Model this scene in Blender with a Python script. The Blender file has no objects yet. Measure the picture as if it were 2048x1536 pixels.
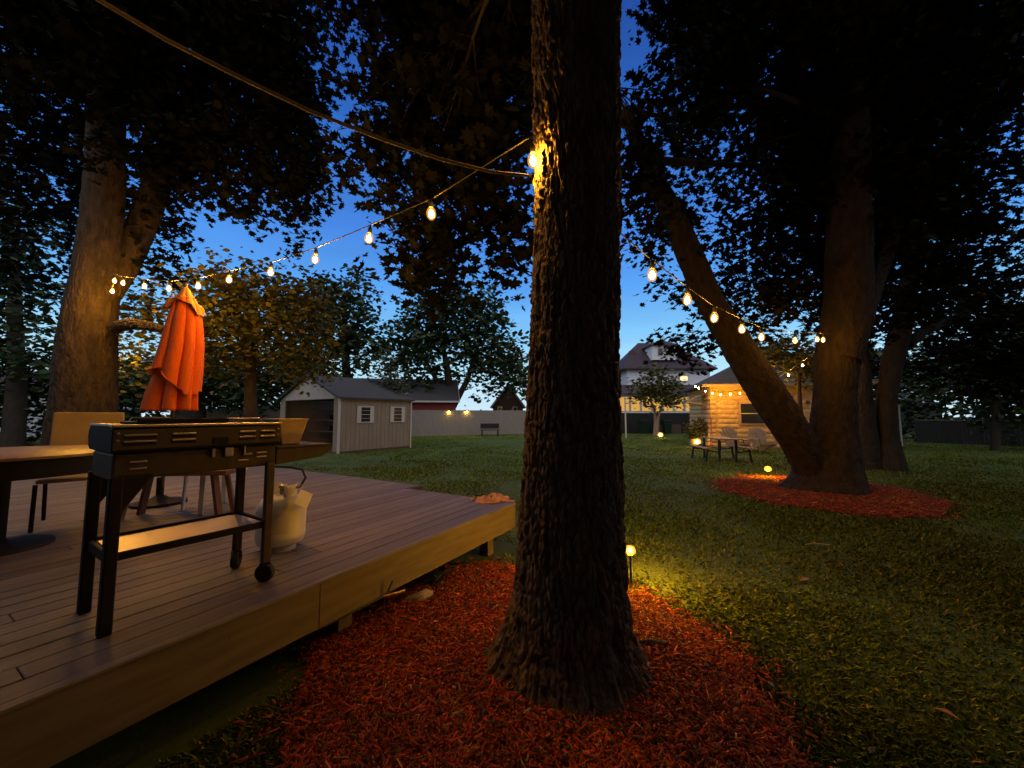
import bpy, math, random
import numpy as np
from mathutils import Vector, Matrix
random.seed(7); RNG = np.random.default_rng(11)
PI = math.pi
C = bpy.context.scene.collection
SC = bpy.context.scene

# ------------------------------------------------------------------ camera, sky, exposure
F_PX, EYE, PITCH = 769.0, 1.52, math.radians(4.46)
cam_d = bpy.data.cameras.new('camera'); cam = bpy.data.objects.new('camera', cam_d); C.objects.link(cam)
cam.location = (0, 0, EYE); cam.rotation_euler = (PI/2 + PITCH, 0, 0)
cam_d.sensor_width = 36; cam_d.lens = 36*F_PX/2048; cam_d.clip_end = 1000; cam_d.clip_start = .02
SC.camera = cam
SC.view_settings.view_transform = 'Standard'; SC.view_settings.look = 'None'
SC.view_settings.exposure = 0.0; SC.view_settings.gamma = 1
SC.cycles.use_denoising = True
SC.cycles.max_bounces = 5; SC.cycles.diffuse_bounces = 3; SC.cycles.glossy_bounces = 2
SC.cycles.transmission_bounces = 4; SC.cycles.sample_clamp_indirect = 3.0
SC.cycles.use_light_tree = True

world = bpy.data.worlds.new("World"); SC.world = world; world.use_nodes = True
wt = world.node_tree; wt.nodes.clear()
def wn(t, **k):
    n = wt.nodes.new(t)
    for a, b in k.items(): setattr(n, a, b)
    return n
def sky_ramp(stops):
    r = wn('ShaderNodeValToRGB'); e = r.color_ramp.elements
    while len(e) < len(stops): e.new(.5)
    for s, (p, c) in zip(e, stops): s.position = p; s.color = (*c, 1)
    return r
tc = wn('ShaderNodeTexCoord'); sep = wn('ShaderNodeSeparateXYZ')
wt.links.new(tc.outputs['Generated'], sep.inputs[0])
front = sky_ramp([(0, (.66,.87,1.0)), (.11, (.48,.81,1.0)), (.20, (.235,.60,1.0)), (.31, (.105,.375,.93)),
                  (.42, (.066,.25,.79)), (.62, (.028,.135,.53)), (.77, (.016,.06,.30)), (.88, (.55,.52,.50))])
back = sky_ramp([(0, (.16,.17,.24)), (.2, (.60,.62,.80)), (.5, (.88,.90,1.05)), (.88, (.62,.60,.56))])
wt.links.new(sep.outputs['Z'], front.inputs[0]); wt.links.new(sep.outputs['Z'], back.inputs[0])
az = wn('ShaderNodeMapRange'); az.inputs['From Min'].default_value = .0; az.inputs['From Max'].default_value = .5
az.interpolation_type = 'SMOOTHSTEP'
wt.links.new(sep.outputs['Y'], az.inputs['Value'])
mx = wn('ShaderNodeMix', data_type='RGBA')
wt.links.new(az.outputs[0], mx.inputs[0]); wt.links.new(back.outputs[0], mx.inputs[6]); wt.links.new(front.outputs[0], mx.inputs[7])
cn = wn('ShaderNodeTexNoise'); cn.inputs['Scale'].default_value = 3.0; cn.inputs['Detail'].default_value = 4
cm = wn('ShaderNodeMapping'); cm.inputs['Scale'].default_value = (1, 1, 7)
wt.links.new(tc.outputs['Generated'], cm.inputs[0]); wt.links.new(cm.outputs[0], cn.inputs[0])
cr = wn('ShaderNodeMapRange'); cr.inputs['From Min'].default_value = .35; cr.inputs['From Max'].default_value = .7
cr.inputs['To Min'].default_value = .94; cr.inputs['To Max'].default_value = 1.05
wt.links.new(cn.outputs[0], cr.inputs[0])
mul = wn('ShaderNodeVectorMath', operation='SCALE')
wt.links.new(mx.outputs[2], mul.inputs[0]); wt.links.new(cr.outputs[0], mul.inputs['Scale'])
bg = wn('ShaderNodeBackground'); bg.inputs[1].default_value = 1.0
wo = wn('ShaderNodeOutputWorld')
wt.links.new(mul.outputs[0], bg.inputs[0]); wt.links.new(bg.outputs[0], wo.inputs[0])

BULB = 3900.0        # radiance of a festoon bulb's glass
WARM = (1.0, .43, .03)

# ------------------------------------------------------------------ helpers
def ray(px, py):
    a = (px-1024)/F_PX; b = (768-py)/F_PX
    return Vector((a, math.cos(PITCH)-b*math.sin(PITCH), math.sin(PITCH)+b*math.cos(PITCH)))
def at(px, py, Y):
    r = ray(px, py); return Vector((0, 0, EYE)) + r*(Y/r.y)
def gnd(px, py, z=0.0):
    r = ray(px, py); return Vector((0, 0, EYE)) + r*((z-EYE)/r.z)

MATS = {}
def mat(name, col, rough=.75, col2=None, scale=8, stretch=(1,1,1), bump=0, bscale=40, metal=0, spec=.4,
        attr=False, emis=None, detail=5):
    if name in MATS: return MATS[name]
    m = bpy.data.materials.new(name); m.use_nodes = True; nt = m.node_tree; p = nt.nodes['Principled BSDF']
    p.inputs['Roughness'].default_value = rough; p.inputs['Metallic'].default_value = metal
    p.inputs['Specular IOR Level'].default_value = spec
    p.inputs['Base Color'].default_value = (*col, 1)
    tcn = nt.nodes.new('ShaderNodeTexCoord'); mp = nt.nodes.new('ShaderNodeMapping'); mp.inputs['Scale'].default_value = stretch
    nt.links.new(tcn.outputs['Object'], mp.inputs[0])
    out = None
    if col2 is not None:
        nz = nt.nodes.new('ShaderNodeTexNoise'); nz.inputs['Scale'].default_value = scale; nz.inputs['Detail'].default_value = detail
        nt.links.new(mp.outputs[0], nz.inputs[0])
        rp = nt.nodes.new('ShaderNodeValToRGB'); rp.color_ramp.elements[0].position = .3; rp.color_ramp.elements[1].position = .7
        rp.color_ramp.elements[0].color = (*col, 1); rp.color_ramp.elements[1].color = (*col2, 1)
        nt.links.new(nz.outputs[0], rp.inputs[0]); out = rp.outputs[0]
        rr = nt.nodes.new('ShaderNodeMapRange'); rr.inputs['To Min'].default_value = max(0.02, rough-.12); rr.inputs['To Max'].default_value = min(1, rough+.12)
        nt.links.new(nz.outputs[0], rr.inputs[0]); nt.links.new(rr.outputs[0], p.inputs['Roughness'])
    if attr:
        at_ = nt.nodes.new('ShaderNodeAttribute'); at_.attribute_name = 'tint'
        if out is None:
            rgb = nt.nodes.new('ShaderNodeRGB'); rgb.outputs[0].default_value = (*col, 1); out = rgb.outputs[0]
        mm = nt.nodes.new('ShaderNodeMix'); mm.data_type = 'RGBA'; mm.blend_type = 'MULTIPLY'; mm.inputs[0].default_value = 1
        nt.links.new(out, mm.inputs[6]); nt.links.new(at_.outputs['Color'], mm.inputs[7]); out = mm.outputs[2]
    if out is not None: nt.links.new(out, p.inputs['Base Color'])
    if bump:
        bn = nt.nodes.new('ShaderNodeTexNoise'); bn.inputs['Scale'].default_value = bscale; bn.inputs['Detail'].default_value = 6
        nt.links.new(mp.outputs[0], bn.inputs[0])
        b = nt.nodes.new('ShaderNodeBump'); b.inputs['Strength'].default_value = bump; b.inputs['Distance'].default_value = .02
        nt.links.new(bn.outputs[0], b.inputs['Height']); nt.links.new(b.outputs[0], p.inputs['Normal'])
    if emis:
        p.inputs['Emission Color'].default_value = (*emis[0], 1); p.inputs['Emission Strength'].default_value = emis[1]
    MATS[name] = m; return m

class MB:
    def __init__(s): s.v = []; s.f = []
    def add(s, vs, fs, M=None):
        o = len(s.v)
        s.v += [tuple(M @ Vector(v)) if M is not None else tuple(v) for v in vs]
        s.f += [tuple(i+o for i in f) for f in fs]; return s
    def box(s, c, d, rz=0, M=None):
        x, y, z = d[0]/2, d[1]/2, d[2]/2
        vs = [(-x,-y,-z),(x,-y,-z),(x,y,-z),(-x,y,-z),(-x,-y,z),(x,-y,z),(x,y,z),(-x,y,z)]
        fs = [(3,2,1,0),(4,5,6,7),(0,1,5,4),(1,2,6,5),(2,3,7,6),(3,0,4,7)]
        T = Matrix.Translation(Vector(c)) @ Matrix.Rotation(rz, 4, 'Z')
        return s.add(vs, fs, T if M is None else T @ M)
    def bar(s, a, b, w, h, up=(0,0,1)):
        a, b = Vector(a), Vector(b); d = (b-a); L = d.length; d.normalize()
        sd = d.cross(Vector(up))
        if sd.length < 1e-4: sd = d.cross(Vector((1,0,0)))
        sd.normalize(); u = sd.cross(d)
        M = Matrix((sd, d, u)).transposed().to_4x4(); M.translation = (a+b)/2
        x, y, z = w/2, L/2, h/2
        vs = [(-x,-y,-z),(x,-y,-z),(x,y,-z),(-x,y,-z),(-x,-y,z),(x,-y,z),(x,y,z),(-x,y,z)]
        fs = [(3,2,1,0),(4,5,6,7),(0,1,5,4),(1,2,6,5),(2,3,7,6),(3,0,4,7)]
        return s.add(vs, fs, M)
    def tube(s, path, rad, n=10, cap=True):
        P_ = [Vector(p) for p in path]
        if not hasattr(rad, '__len__'): rad = [rad]*len(P_)
        rings = []; ref = None
        for i, p in enumerate(P_):
            d = (P_[min(i+1, len(P_)-1)] - P_[max(i-1, 0)]).normalized()
            if ref is None:
                ref = d.orthogonal().normalized()
            ref = (ref - d*ref.dot(d)).normalized(); e = d.cross(ref)
            rings.append([p + (ref*math.cos(2*PI*k/n) + e*math.sin(2*PI*k/n))*rad[i] for k in range(n)])
        vs = [v for r in rings for v in r]; fs = []
        for i in range(len(P_)-1):
            for k in range(n):
                fs.append((i*n+k, i*n+(k+1) % n, (i+1)*n+(k+1) % n, (i+1)*n+k))
        if cap: fs.append(tuple(range(n))[::-1]); fs.append(tuple((len(P_)-1)*n+k for k in range(n)))
        return s.add(vs, fs)
    def lathe(s, prof, c=(0,0,0), n=24):
        vs = []; fs = []
        for r, z in prof:
            vs += [(c[0]+r*math.cos(2*PI*k/n), c[1]+r*math.sin(2*PI*k/n), c[2]+z) for k in range(n)]
        for i in range(len(prof)-1):
            for k in range(n): fs.append((i*n+k, i*n+(k+1) % n, (i+1)*n+(k+1) % n, (i+1)*n+k))
        fs.append(tuple(range(n))[::-1]); fs.append(tuple((len(prof)-1)*n+k for k in range(n)))
        return s.add(vs, fs)
    def prism(s, poly, ext):
        n = len(poly); e = Vector(ext)
        vs = [Vector(p) for p in poly] + [Vector(p)+e for p in poly]
        fs = [tuple(range(n))[::-1], tuple(range(n, 2*n))] + [(i, (i+1) % n, n+(i+1) % n, n+i) for i in range(n)]
        return s.add(vs, fs)
    def build(s, name, m, parent=None, smooth=False, loc=None, bevel=0):
        me = bpy.data.meshes.new(name); me.from_pydata(s.v, [], s.f); me.update()
        o = bpy.data.objects.new(name, me); C.objects.link(o); me.materials.append(m)
        import bmesh
        bm = bmesh.new(); bm.from_mesh(me); bmesh.ops.recalc_face_normals(bm, faces=bm.faces); bm.to_mesh(me); bm.free()
        if smooth:
            for p in me.polygons: p.use_smooth = True
            me.set_sharp_from_angle(angle=math.radians(40))
        if parent: o.parent = parent
        if loc is not None: o.location = loc
        if bevel:
            bv = o.modifiers.new('bevel', 'BEVEL'); bv.width = bevel; bv.segments = 2; bv.limit_method = 'ANGLE'
        return o
def tag(o, label=None, cat=None, group=None, kind=None):
    if label: o['label'] = label
    if cat: o['category'] = cat
    if group: o['group'] = group
    if kind: o['kind'] = kind
    return o
def thing(name, label, cat, loc=(0,0,0), rz=0, group=None):
    o = bpy.data.objects.new(name, None); C.objects.link(o); o.empty_display_size = .1
    o.location = loc; o.rotation_euler = (0, 0, rz)
    return tag(o, label, cat, group)
def dup(o, parent=None):
    c = o.copy(); C.objects.link(c)
    if parent: c.parent = parent
    for ch in [x for x in SC.objects if x.parent == o]: dup(ch, c)
    return c
def np_mesh(name, co, sizes, loops, m, parent=None, tint=None, loc=None, smooth=False):
    me = bpy.data.meshes.new(name)
    me.vertices.add(len(co)); me.vertices.foreach_set('co', np.asarray(co, np.float32).ravel())
    me.loops.add(len(loops)); me.loops.foreach_set('vertex_index', np.asarray(loops, np.int32))
    st = np.concatenate([[0], np.cumsum(sizes)[:-1]]).astype(np.int32)
    me.polygons.add(len(sizes)); me.polygons.foreach_set('loop_start', st)
    me.update(calc_edges=True)
    if tint is not None:
        a = me.color_attributes.new('tint', 'FLOAT_COLOR', 'POINT')
        t = np.ones((len(co), 4), np.float32); t[:, :3] = tint; a.data.foreach_set('color', t.ravel())
    if smooth: me.polygons.foreach_set('use_smooth', np.ones(len(sizes), bool))
    me.materials.append(m)
    o = bpy.data.objects.new(name, me); C.objects.link(o)
    if parent: o.parent = parent
    if loc is not None: o.location = loc
    return o

# value noise on a grid, periodic along the first axis
def vnoise(u, v, nu, seed):
    r = np.random.default_rng(seed).random((nu, 512))
    iu = np.floor(u).astype(int); iv = np.floor(v).astype(int); fu = u-iu; fv = v-iv
    fu = fu*fu*(3-2*fu); fv = fv*fv*(3-2*fv)
    a = r[iu % nu, iv % 512]; b = r[(iu+1) % nu, iv % 512]; c = r[iu % nu, (iv+1) % 512]; d = r[(iu+1) % nu, (iv+1) % 512]
    return (a*(1-fu)+b*fu)*(1-fv) + (c*(1-fu)+d*fu)*fv

# ------------------------------------------------------------------ materials
M_bark = mat('bark', (.055,.036,.023), .9, (.165,.115,.07), 14, (1,1,.35), 1.0, 55, detail=8)
M_bark2 = mat('bark_dark', (.03,.022,.015), .9, (.06,.045,.03), 9, (1,1,.35), 1.0, 40, detail=8)
M_bark_mid = mat('bark_mid', (.026,.018,.011), .9, (.085,.058,.034), 11, (1,1,.35), 1.0, 50, detail=8)
M_leaf_unlit = mat('leaf', (.008,.010,.003), .7, attr=True, spec=.08)  # darkened leaf copy: the unlit canopy's blackness is put into the colour
M_leaf_lit = mat('leaf_painted_lit', (.10,.11,.024), .6, attr=True, spec=.25)  # lit leaf copy: lamplight on foliage is put into the brighter colour
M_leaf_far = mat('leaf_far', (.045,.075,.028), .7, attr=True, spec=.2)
M_conifer = mat('conifer_leaf', (.09,.13,.08), .7, attr=True, spec=.2)
M_grass = mat('grass_blade', (.145,.21,.03), .7, attr=True, spec=.2)
M_lawn = mat('lawn', (.05,.082,.012), .95, (.095,.14,.02), 1.3, bump=.35, bscale=30, detail=9)
M_mulch = mat('mulch_chip', (.54,.085,.02), .8, attr=True, spec=.25)
M_mulchb = mat('mulch_base', (.10,.022,.009), .95, (.25,.055,.02), 22, bump=1, bscale=60)
M_deck = mat('deck_board', (.15,.125,.105), .55, (.25,.215,.185), 5, (.6,9,9), .3, 60, attr=True)
M_fascia = mat('deck_fascia', (.11,.085,.055), .65, (.18,.145,.095), 5, (.5,4,4), bump=.1)
M_post = mat('deck_post', (.10,.07,.045), .85, (.16,.115,.07), 10, bump=.3)
M_black = mat('black_steel', (.009,.008,.008), .62, (.014,.012,.012), 30, spec=.16, bump=.06, bscale=200)
M_steel = mat('brushed_steel', (.42,.38,.34), .38, (.55,.5,.45), 6, (1,12,12), metal=.9)
M_enamel = mat('grill_enamel', (.045,.036,.025), .5, (.065,.053,.038), 20, spec=.2)
M_slot = mat('slot_dark_strip', (.004,.004,.004), .9)  # near-black strips that paint the shade inside the grill's openings
M_caster = mat('caster_rubber', (.015,.015,.015), .8, (.03,.028,.025), 30)
M_tank = mat('tank_paint', (.55,.52,.44), .4, (.64,.60,.52), 4, bump=.05, spec=.5)
M_paper = mat('paper', (.78,.75,.66), .8, (.7,.66,.58), 12)
M_tan = mat('tan_plastic', (.34,.25,.145), .6, (.41,.31,.19), 6, bump=.08)
M_tabletop = mat('table_top', (.16,.10,.07), .4, (.24,.16,.11), 4, (10,1,1), .05)
M_umb = mat('orange_canvas', (.80,.135,.016), .8, (.88,.17,.025), 40, bump=.15, bscale=220)
M_umbtop = mat('faded_canvas', (.55,.26,.11), .85, (.66,.34,.17), 18, bump=.15, bscale=200)
M_pole = mat('umbrella_pole', (.09,.06,.04), .45, metal=.3)
M_white = mat('white_plastic', (.62,.60,.58), .5, (.70,.68,.65), 5)
M_brown = mat('brown_wood', (.10,.05,.03), .7, (.16,.085,.05), 5, (8,1,1), .2)
M_wire = mat('cable_black', (.03,.025,.02), .6)
M_rope = mat('cable_jacket', (.32,.24,.15), .75, (.42,.32,.2), 120, bump=.5, bscale=300)
M_bulb = mat('bulb_glass_lit', (1,.8,.5), .3, emis=(WARM, BULB))
M_socket = mat('bulb_socket', (.02,.018,.016), .5)
M_shed = mat('shed_siding', (.30,.25,.19), .8, (.36,.30,.235), 4, (1,1,.3), .1)
M_shedtrim = mat('shed_trim', (.62,.58,.52), .7, (.68,.64,.58), 4)
M_shingle = mat('roof_shingle', (.055,.052,.055), .9, (.095,.09,.095), 24, bump=.8, bscale=60)
M_glassd = mat('window_glass', (.03,.035,.045), .08, spec=.8)
M_fence = mat('fence_wood', (.26,.225,.20), .85, (.34,.30,.27), 3, (9,9,.6), .3, 20)
M_barn = mat('barn_red', (.22,.03,.028), .8, (.28,.05,.04), 4, (8,8,.4), .1)
M_brick = mat('dark_brick', (.10,.055,.042), .9, (.15,.09,.07), 20, bump=.3)
M_house = mat('house_siding', (.80,.81,.86), .8, (.86,.87,.9), 2, (1,1,10))
M_houseroof = mat('house_roof', (.05,.035,.05), .9, (.08,.06,.075), 8, bump=.4)
M_pane_warm = mat('lit_pane', (.3,.2,.1), .4, emis=((1, .52, .10), .62))
M_pane_hot = mat('bright_pane', (.9,.7,.35), .4, emis=((1, .78, .34), 1.2))
M_dark = mat('dark_paint', (.018,.018,.02), .7, (.03,.03,.032), 6)
M_bin = mat('bin_plastic', (.012,.035,.022), .5)
M_grey = mat('grey_plastic', (.17,.14,.115), .6, (.22,.185,.15), 5)
M_leafdry = mat('dry_leaf', (.45,.22,.09), .8, (.55,.32,.16), 20)
M_stone = mat('stone', (.36,.31,.24), .9, (.48,.42,.33), 10, bump=.6)
M_spot = mat('spot_lens', (1,.8,.4), .3, emis=((1, .44, .0004), 5000))
M_spot_small = mat('spot_lens_small', (1,.85,.5), .3, emis=((1, .62, .12), 70))

# ------------------------------------------------------------------ ground
def lawn():
    n = 150
    t = np.linspace(-1, 1, n); g = np.sign(t)*np.abs(t)**2.2*150
    X, Y = np.meshgrid(g, g+8, indexing='ij')
    Z = .02*(vnoise(X*.9+200, Y*.9+200, 512, 3)-.5) + .05*(vnoise(X*.15+99, Y*.15+99, 512, 4)-.5)
    co = np.stack([X, Y, Z], -1).reshape(-1, 3)
    i, j = np.meshgrid(np.arange(n-1), np.arange(n-1), indexing='ij'); k = (i*n+j).ravel()
    loops = np.stack([k, k+n, k+n+1, k+1], -1).ravel()
    o = np_mesh('lawn', co, np.full(len(k), 4), loops, M_lawn, smooth=True)
    tag(o, kind='structure')
lawn()

TREE = Vector((.30, 2.36, 0))          # the big trunk in the middle
BED2 = Vector((5.75, 7.35, 0))
def bed1_r(th):                        # outline of the near mulch bed by angle
    xs = np.radians([0, 40, 65, 90, 110, 135, 160, 180, 210, 240, 270, 300, 330, 360])
    rs = [1.08, 1.16, 1.22, 1.3, 1.75, 1.75, 1.7, 1.5, 1.38, 1.38, 1.35, 1.2, 1.08, 1.08]
    return np.interp(np.mod(th, 2*PI), xs, rs) + .035*np.sin(th*9)+.025*np.sin(th*17+1)
def bed2_r(th):
    xs = np.radians([0, 30, 60, 90, 135, 180, 225, 270, 300, 330, 360]); rs = [1.9, 2.2, 2.3, 2.0, 1.75, 1.5, 1.45, 1.6, 1.6, 1.65, 1.9]
    return np.interp(np.mod(th, 2*PI), xs, rs) + .05*np.sin(th*9)
def mulch_bed(name, c, rf, h, nch, chip, label):
    nr, na = 22, 120
    th = np.linspace(0, 2*PI, na, endpoint=False); R = rf(th)
    f = np.linspace(0, 1, nr)
    def hgt(q): return .02 + h*(1-np.clip(q, 0, 1)**2.5)
    X = c.x + f[:, None]*R*np.cos(th); Y = c.y + f[:, None]*R*np.sin(th); Z = hgt(np.repeat(f[:, None], na, 1)) + .02*(RNG.random((nr, na))-.5)
    Z[-1] = -.02
    co = np.stack([X, Y, Z], -1).reshape(-1, 3); V = [co]; S = []; L = []
    i, k = np.meshgrid(np.arange(nr-1), np.arange(na), indexing='ij'); i = i.ravel(); k = k.ravel(); k2 = (k+1) % na
    L.append(np.stack([i*na+k, (i+1)*na+k, (i+1)*na+k2, i*na+k2], -1).ravel()); S.append(np.full(len(i), 4))
    T = [np.full((len(co), 3), .35)]
    a = RNG.random(nch)*2*PI; q = np.sqrt(RNG.random(nch))*1.01; strays = RNG.random(nch) < .035; q[strays] = 1+.16*RNG.random(strays.sum())**2
    rr = rf(a)*q; P0 = np.stack([c.x+rr*np.cos(a), c.y+rr*np.sin(a), hgt(q)+.008+.02*RNG.random(nch)], -1)
    ln = chip*(.3+RNG.random(nch)**3*2.6); w = chip*(.16+.22*RNG.random(nch)); yaw = RNG.random(nch)*2*PI
    pit = (RNG.random(nch)-.5)*1.1; rol = (RNG.random(nch)-.5)*1.2
    d = np.stack([np.cos(yaw)*np.cos(pit), np.sin(yaw)*np.cos(pit), np.sin(pit)], -1)
    sd = np.stack([-np.sin(yaw)*np.cos(rol), np.cos(yaw)*np.cos(rol), np.sin(rol)], -1)
    up = np.cross(d, sd); tk = (.12*w + .002)[:, None]
    cs = []
    for sx, sy, sz in ((-1,-.7,0),(1,-.35,0),(.9,.6,0),(-.8,1,0),(-.8,-.5,1),(.9,-.2,1),(.8,.4,1),(-.7,.7,1)):
        cs.append(P0 + d*(sx*ln/2)[:, None] + sd*(sy*w/2)[:, None] + up*sz*tk*2)
    cv = np.stack(cs, 1).reshape(-1, 3)
    base = len(co) + np.arange(nch)*8
    fs = np.array([(4,5,6,7),(0,1,5,4),(1,2,6,5),(2,3,7,6),(3,0,4,7)])
    L.append((base[:, None, None]+fs[None]).ravel()); S.append(np.full(nch*5, 4))
    tv = .35+.9*RNG.random(nch)**1.6; tt = np.stack([tv, tv*(.8+.5*RNG.random(nch)), tv*(.8+.6*RNG.random(nch))], -1)
    pale = RNG.random(nch) < .04; tt[pale] = tt[pale]*np.array([1.4, 3.2, 4.2]); brn = RNG.random(nch) < .30; tt[brn] = tt[brn]*np.array([.42, 1.1, 1.6])
    T.append(np.repeat(tt, 8, 0)); V.append(cv)
    o = np_mesh(name, np.concatenate(V), np.concatenate(S), np.concatenate(L), M_mulch, tint=np.concatenate(T))
    tag(o, label, 'mulch', kind='stuff')
mulch_bed('mulch', TREE, bed1_r, .07, 52000, .029, 'red wood chip mulch round the foot of the big dark trunk')
mulch_bed('mulch', BED2, bed2_r, .08, 14000, .05, 'dull red mulch round the forked tree at the right')

# ------------------------------------------------------------------ deck
U = Vector((.5, .866, 0)); W = Vector((-.866, .5, 0)); DZ = .5
A0 = Vector((.035, 4.538, 0))
DECK_A = math.atan2(U.y, U.x)
def deck_pt(t, w, z=0): return A0 + U*t + W*w + Vector((0, 0, z))
deck_far_step = [(0, 1.70, 0.0), (1.70, 2.75, .27), (2.75, 7.2, .30)]
def in_deck(x, y):
    dx = x-A0.x; dy = y-A0.y; t = dx*U.x+dy*U.y; w = dx*W.x+dy*W.y
    return (w > -.03) & (w < 7.25) & (t < np.where(w < 1.7, .03, .33)) & (t > -9)
deck = thing('wooden_deck', 'low grey wooden deck with beige edge board under the grill', 'deck', deck_pt(0, 0), DECK_A)
b = MB(); bw = .14; w = .04; tone = []
while w < 7.2:
    far = [e for (a, c, e) in deck_far_step if a <= w+.07 < c]
    far = far[0] if far else .3
    cuts = [-8.6, -8.6+random.uniform(2.2, 3.6), random.uniform(-4.2, -1.2), far-.02]
    for c0_, c1_ in zip(cuts[:-1], cuts[1:]):
        z = DZ-.014 + random.uniform(-.0015, .0012)
        b.box(((c0_+c1_)/2, w+bw/2, z), (c1_-c0_-.004, bw-.008, .028)); t_ = random.uniform(.78, 1.15); tone += [(t_, t_*random.uniform(.95, 1.02), t_*random.uniform(.9, 1.02))]*8
    w += bw
def paint(o, cols):
    a = o.data.color_attributes.new('tint', 'FLOAT_COLOR', 'POINT')
    a.data.foreach_set('color', np.array([(*c, 1) for c in cols], np.float32).ravel())
paint(b.build('deck_boards', M_deck, deck, bevel=.004), tone)
b = MB()
for x0_, x1_ in ((-8.6, -5.3), (-5.296, -2.42), (-2.416, 0)): b.box(((x0_+x1_)/2, .015, DZ-.147), (x1_-x0_, .03, .268))
for x_ in (-4.9, -3.9, -2.9, -2.0, -1.2, -.4):
    for z_ in (.07, .2): b.tube([(x_, .002, DZ-z_-.03), (x_, -.004, DZ-z_-.03)], .008, 8)
b.box((.015, .86, DZ-.145), (.03, 1.70, .27))
b.box((.285, 4.46, DZ-.145), (.03, 5.48, .27)); b.box((.15, 1.72, DZ-.145), (.24, .03, .27))
b.build('edge_board', M_fascia, deck, bevel=.003)
b = MB(); b.box((-4.3, .015, DZ-.008), (8.6, .05, .016)); paint(b.build('border_board', M_deck, deck, bevel=.004), [(1, 1, 1)]*8)
b = MB()
for ww in (.5, 2.0, 3.6, 5.2): b.box((-4.2, ww, DZ-.12), (8.3, .04, .18))
b.build('joist', M_post, deck)
for t_, w_ in ((-.35, .16), (-2.15, .16), (-4.2, .16), (-.2, 3.3), (-.35, 5.4), (-2.2, 3.0)):
    MB().box((0, 0, .15), (.11, .11, .36)).build('post', M_post, deck, loc=(t_, w_, 0), bevel=.004)

# ------------------------------------------------------------------ trees
MAPLE = np.array([(0,0),(.26,.0),(.20,.17),(.56,.30),(.32,.44),(.42,.74),(.15,.62),(0,1.02),(-.15,.62),(-.42,.74),(-.32,.44),(-.56,.30),(-.20,.17),(-.26,.0)])
SIMPLE = np.array([(0,0),(.3,.25),(.36,.55),(0,1.0),(-.36,.55),(-.3,.25)])
KITE = np.array([(0,0),(.3,.5),(0,1.0),(-.3,.5)])
def leaf_cloud(name, pts, size, tmpl, m, parent, base, droop=.55, jit=.5):
    n = len(pts); yaw = RNG.random(n)*2*PI; dr = droop*(RNG.random(n)*1.6-.3)
    ax = np.stack([np.cos(yaw)*np.cos(dr), np.sin(yaw)*np.cos(dr), -np.sin(dr)], -1)
    sd = np.stack([-np.sin(yaw), np.cos(yaw), np.zeros(n)], -1); up = np.cross(sd, ax)*-1
    rol = (RNG.random(n)-.5)*2.2
    s2 = sd*np.cos(rol)[:, None] + up*np.sin(rol)[:, None]; n2 = np.cross(s2, ax)
    sz = size*(1+jit*(RNG.random(n)*2-1)); K = len(tmpl)
    tx = tmpl[:, 0]; ty = tmpl[:, 1]; tz = -.18*np.abs(tx) - .12*ty*ty
    co = pts[:, None, :] + sz[:, None, None]*(s2[:, None, :]*tx[None, :, None] + ax[:, None, :]*ty[None, :, None] + n2[:, None, :]*tz[None, :, None])
    co = co.reshape(-1, 3) - np.array(base)
    v = .55+.9*RNG.random(n); t = np.stack([v*(.85+.5*RNG.random(n)), v, v*(.7+.5*RNG.random(n))], -1)
    return np_mesh(name, co, np.full(n, K), np.arange(n*K), m, parent, tint=np.repeat(t, K, 0))
def blob_points(c, r, n_sprig, per, spr):
    """sprigs of leaves in an ellipsoid; sprigs hang along short twigs so the outline is ragged"""
    d = RNG.normal(size=(n_sprig, 3)); d /= np.linalg.norm(d, axis=1)[:, None]
    q = RNG.random(n_sprig)**.42
    wob = 1 + .22*np.sin(d[:, 0]*5+c[0]*3)*np.cos(d[:, 2]*6+c[2]) + .12*np.sin(d[:, 1]*11+c[1])
    o = np.array(c) + d*q[:, None]*np.array(r)*wob[:, None]
    out = []
    tw = d*.7 + RNG.normal(size=(n_sprig, 3))*.5; tw[:, 2] -= .35; tw /= np.linalg.norm(tw, axis=1)[:, None]
    for k in range(per):
        f = (k+.3)/per
        out.append(o + tw*spr*f*1.3 + RNG.normal(size=(n_sprig, 3))*spr*.28)
    return np.concatenate(out), o
def worley(u, v, nu, seed):
    r = np.random.default_rng(seed); jx = r.random((nu, 512)); jy = r.random((nu, 512)); hh = r.random((nu, 512))
    iu = np.floor(u).astype(int); iv = np.floor(v).astype(int); f1 = np.full(u.shape, 9.); f2 = np.full(u.shape, 9.); hid = np.zeros(u.shape)
    for a in (-1, 0, 1):
        for b in (-1, 0, 1):
            cu, cv = (iu+a) % nu, (iv+b) % 512
            d = np.hypot(iu+a+.1+.8*jx[cu, cv]-u, iv+b+.1+.8*jy[cu, cv]-v)
            nf = d < f1; f2 = np.where(nf, f1, np.minimum(f2, d)); hid = np.where(nf, hh[cu, cv], hid); f1 = np.where(nf, d, f1)
    return f2-f1, hid
def curve_path(a, b, sag, n=8, wig=.1):
    a, b = Vector(a), Vector(b); L = (b-a).length; ps = []
    o1 = Vector((random.uniform(-1, 1), random.uniform(-1, 1), random.uniform(-.3, .6)))*L*wig
    for i in range(n+1):
        t = i/n; ps.append(a.lerp(b, t) + o1*math.sin(PI*t) + Vector((0, 0, sag*L))*math.sin(PI*t*.9))
    return ps
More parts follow.
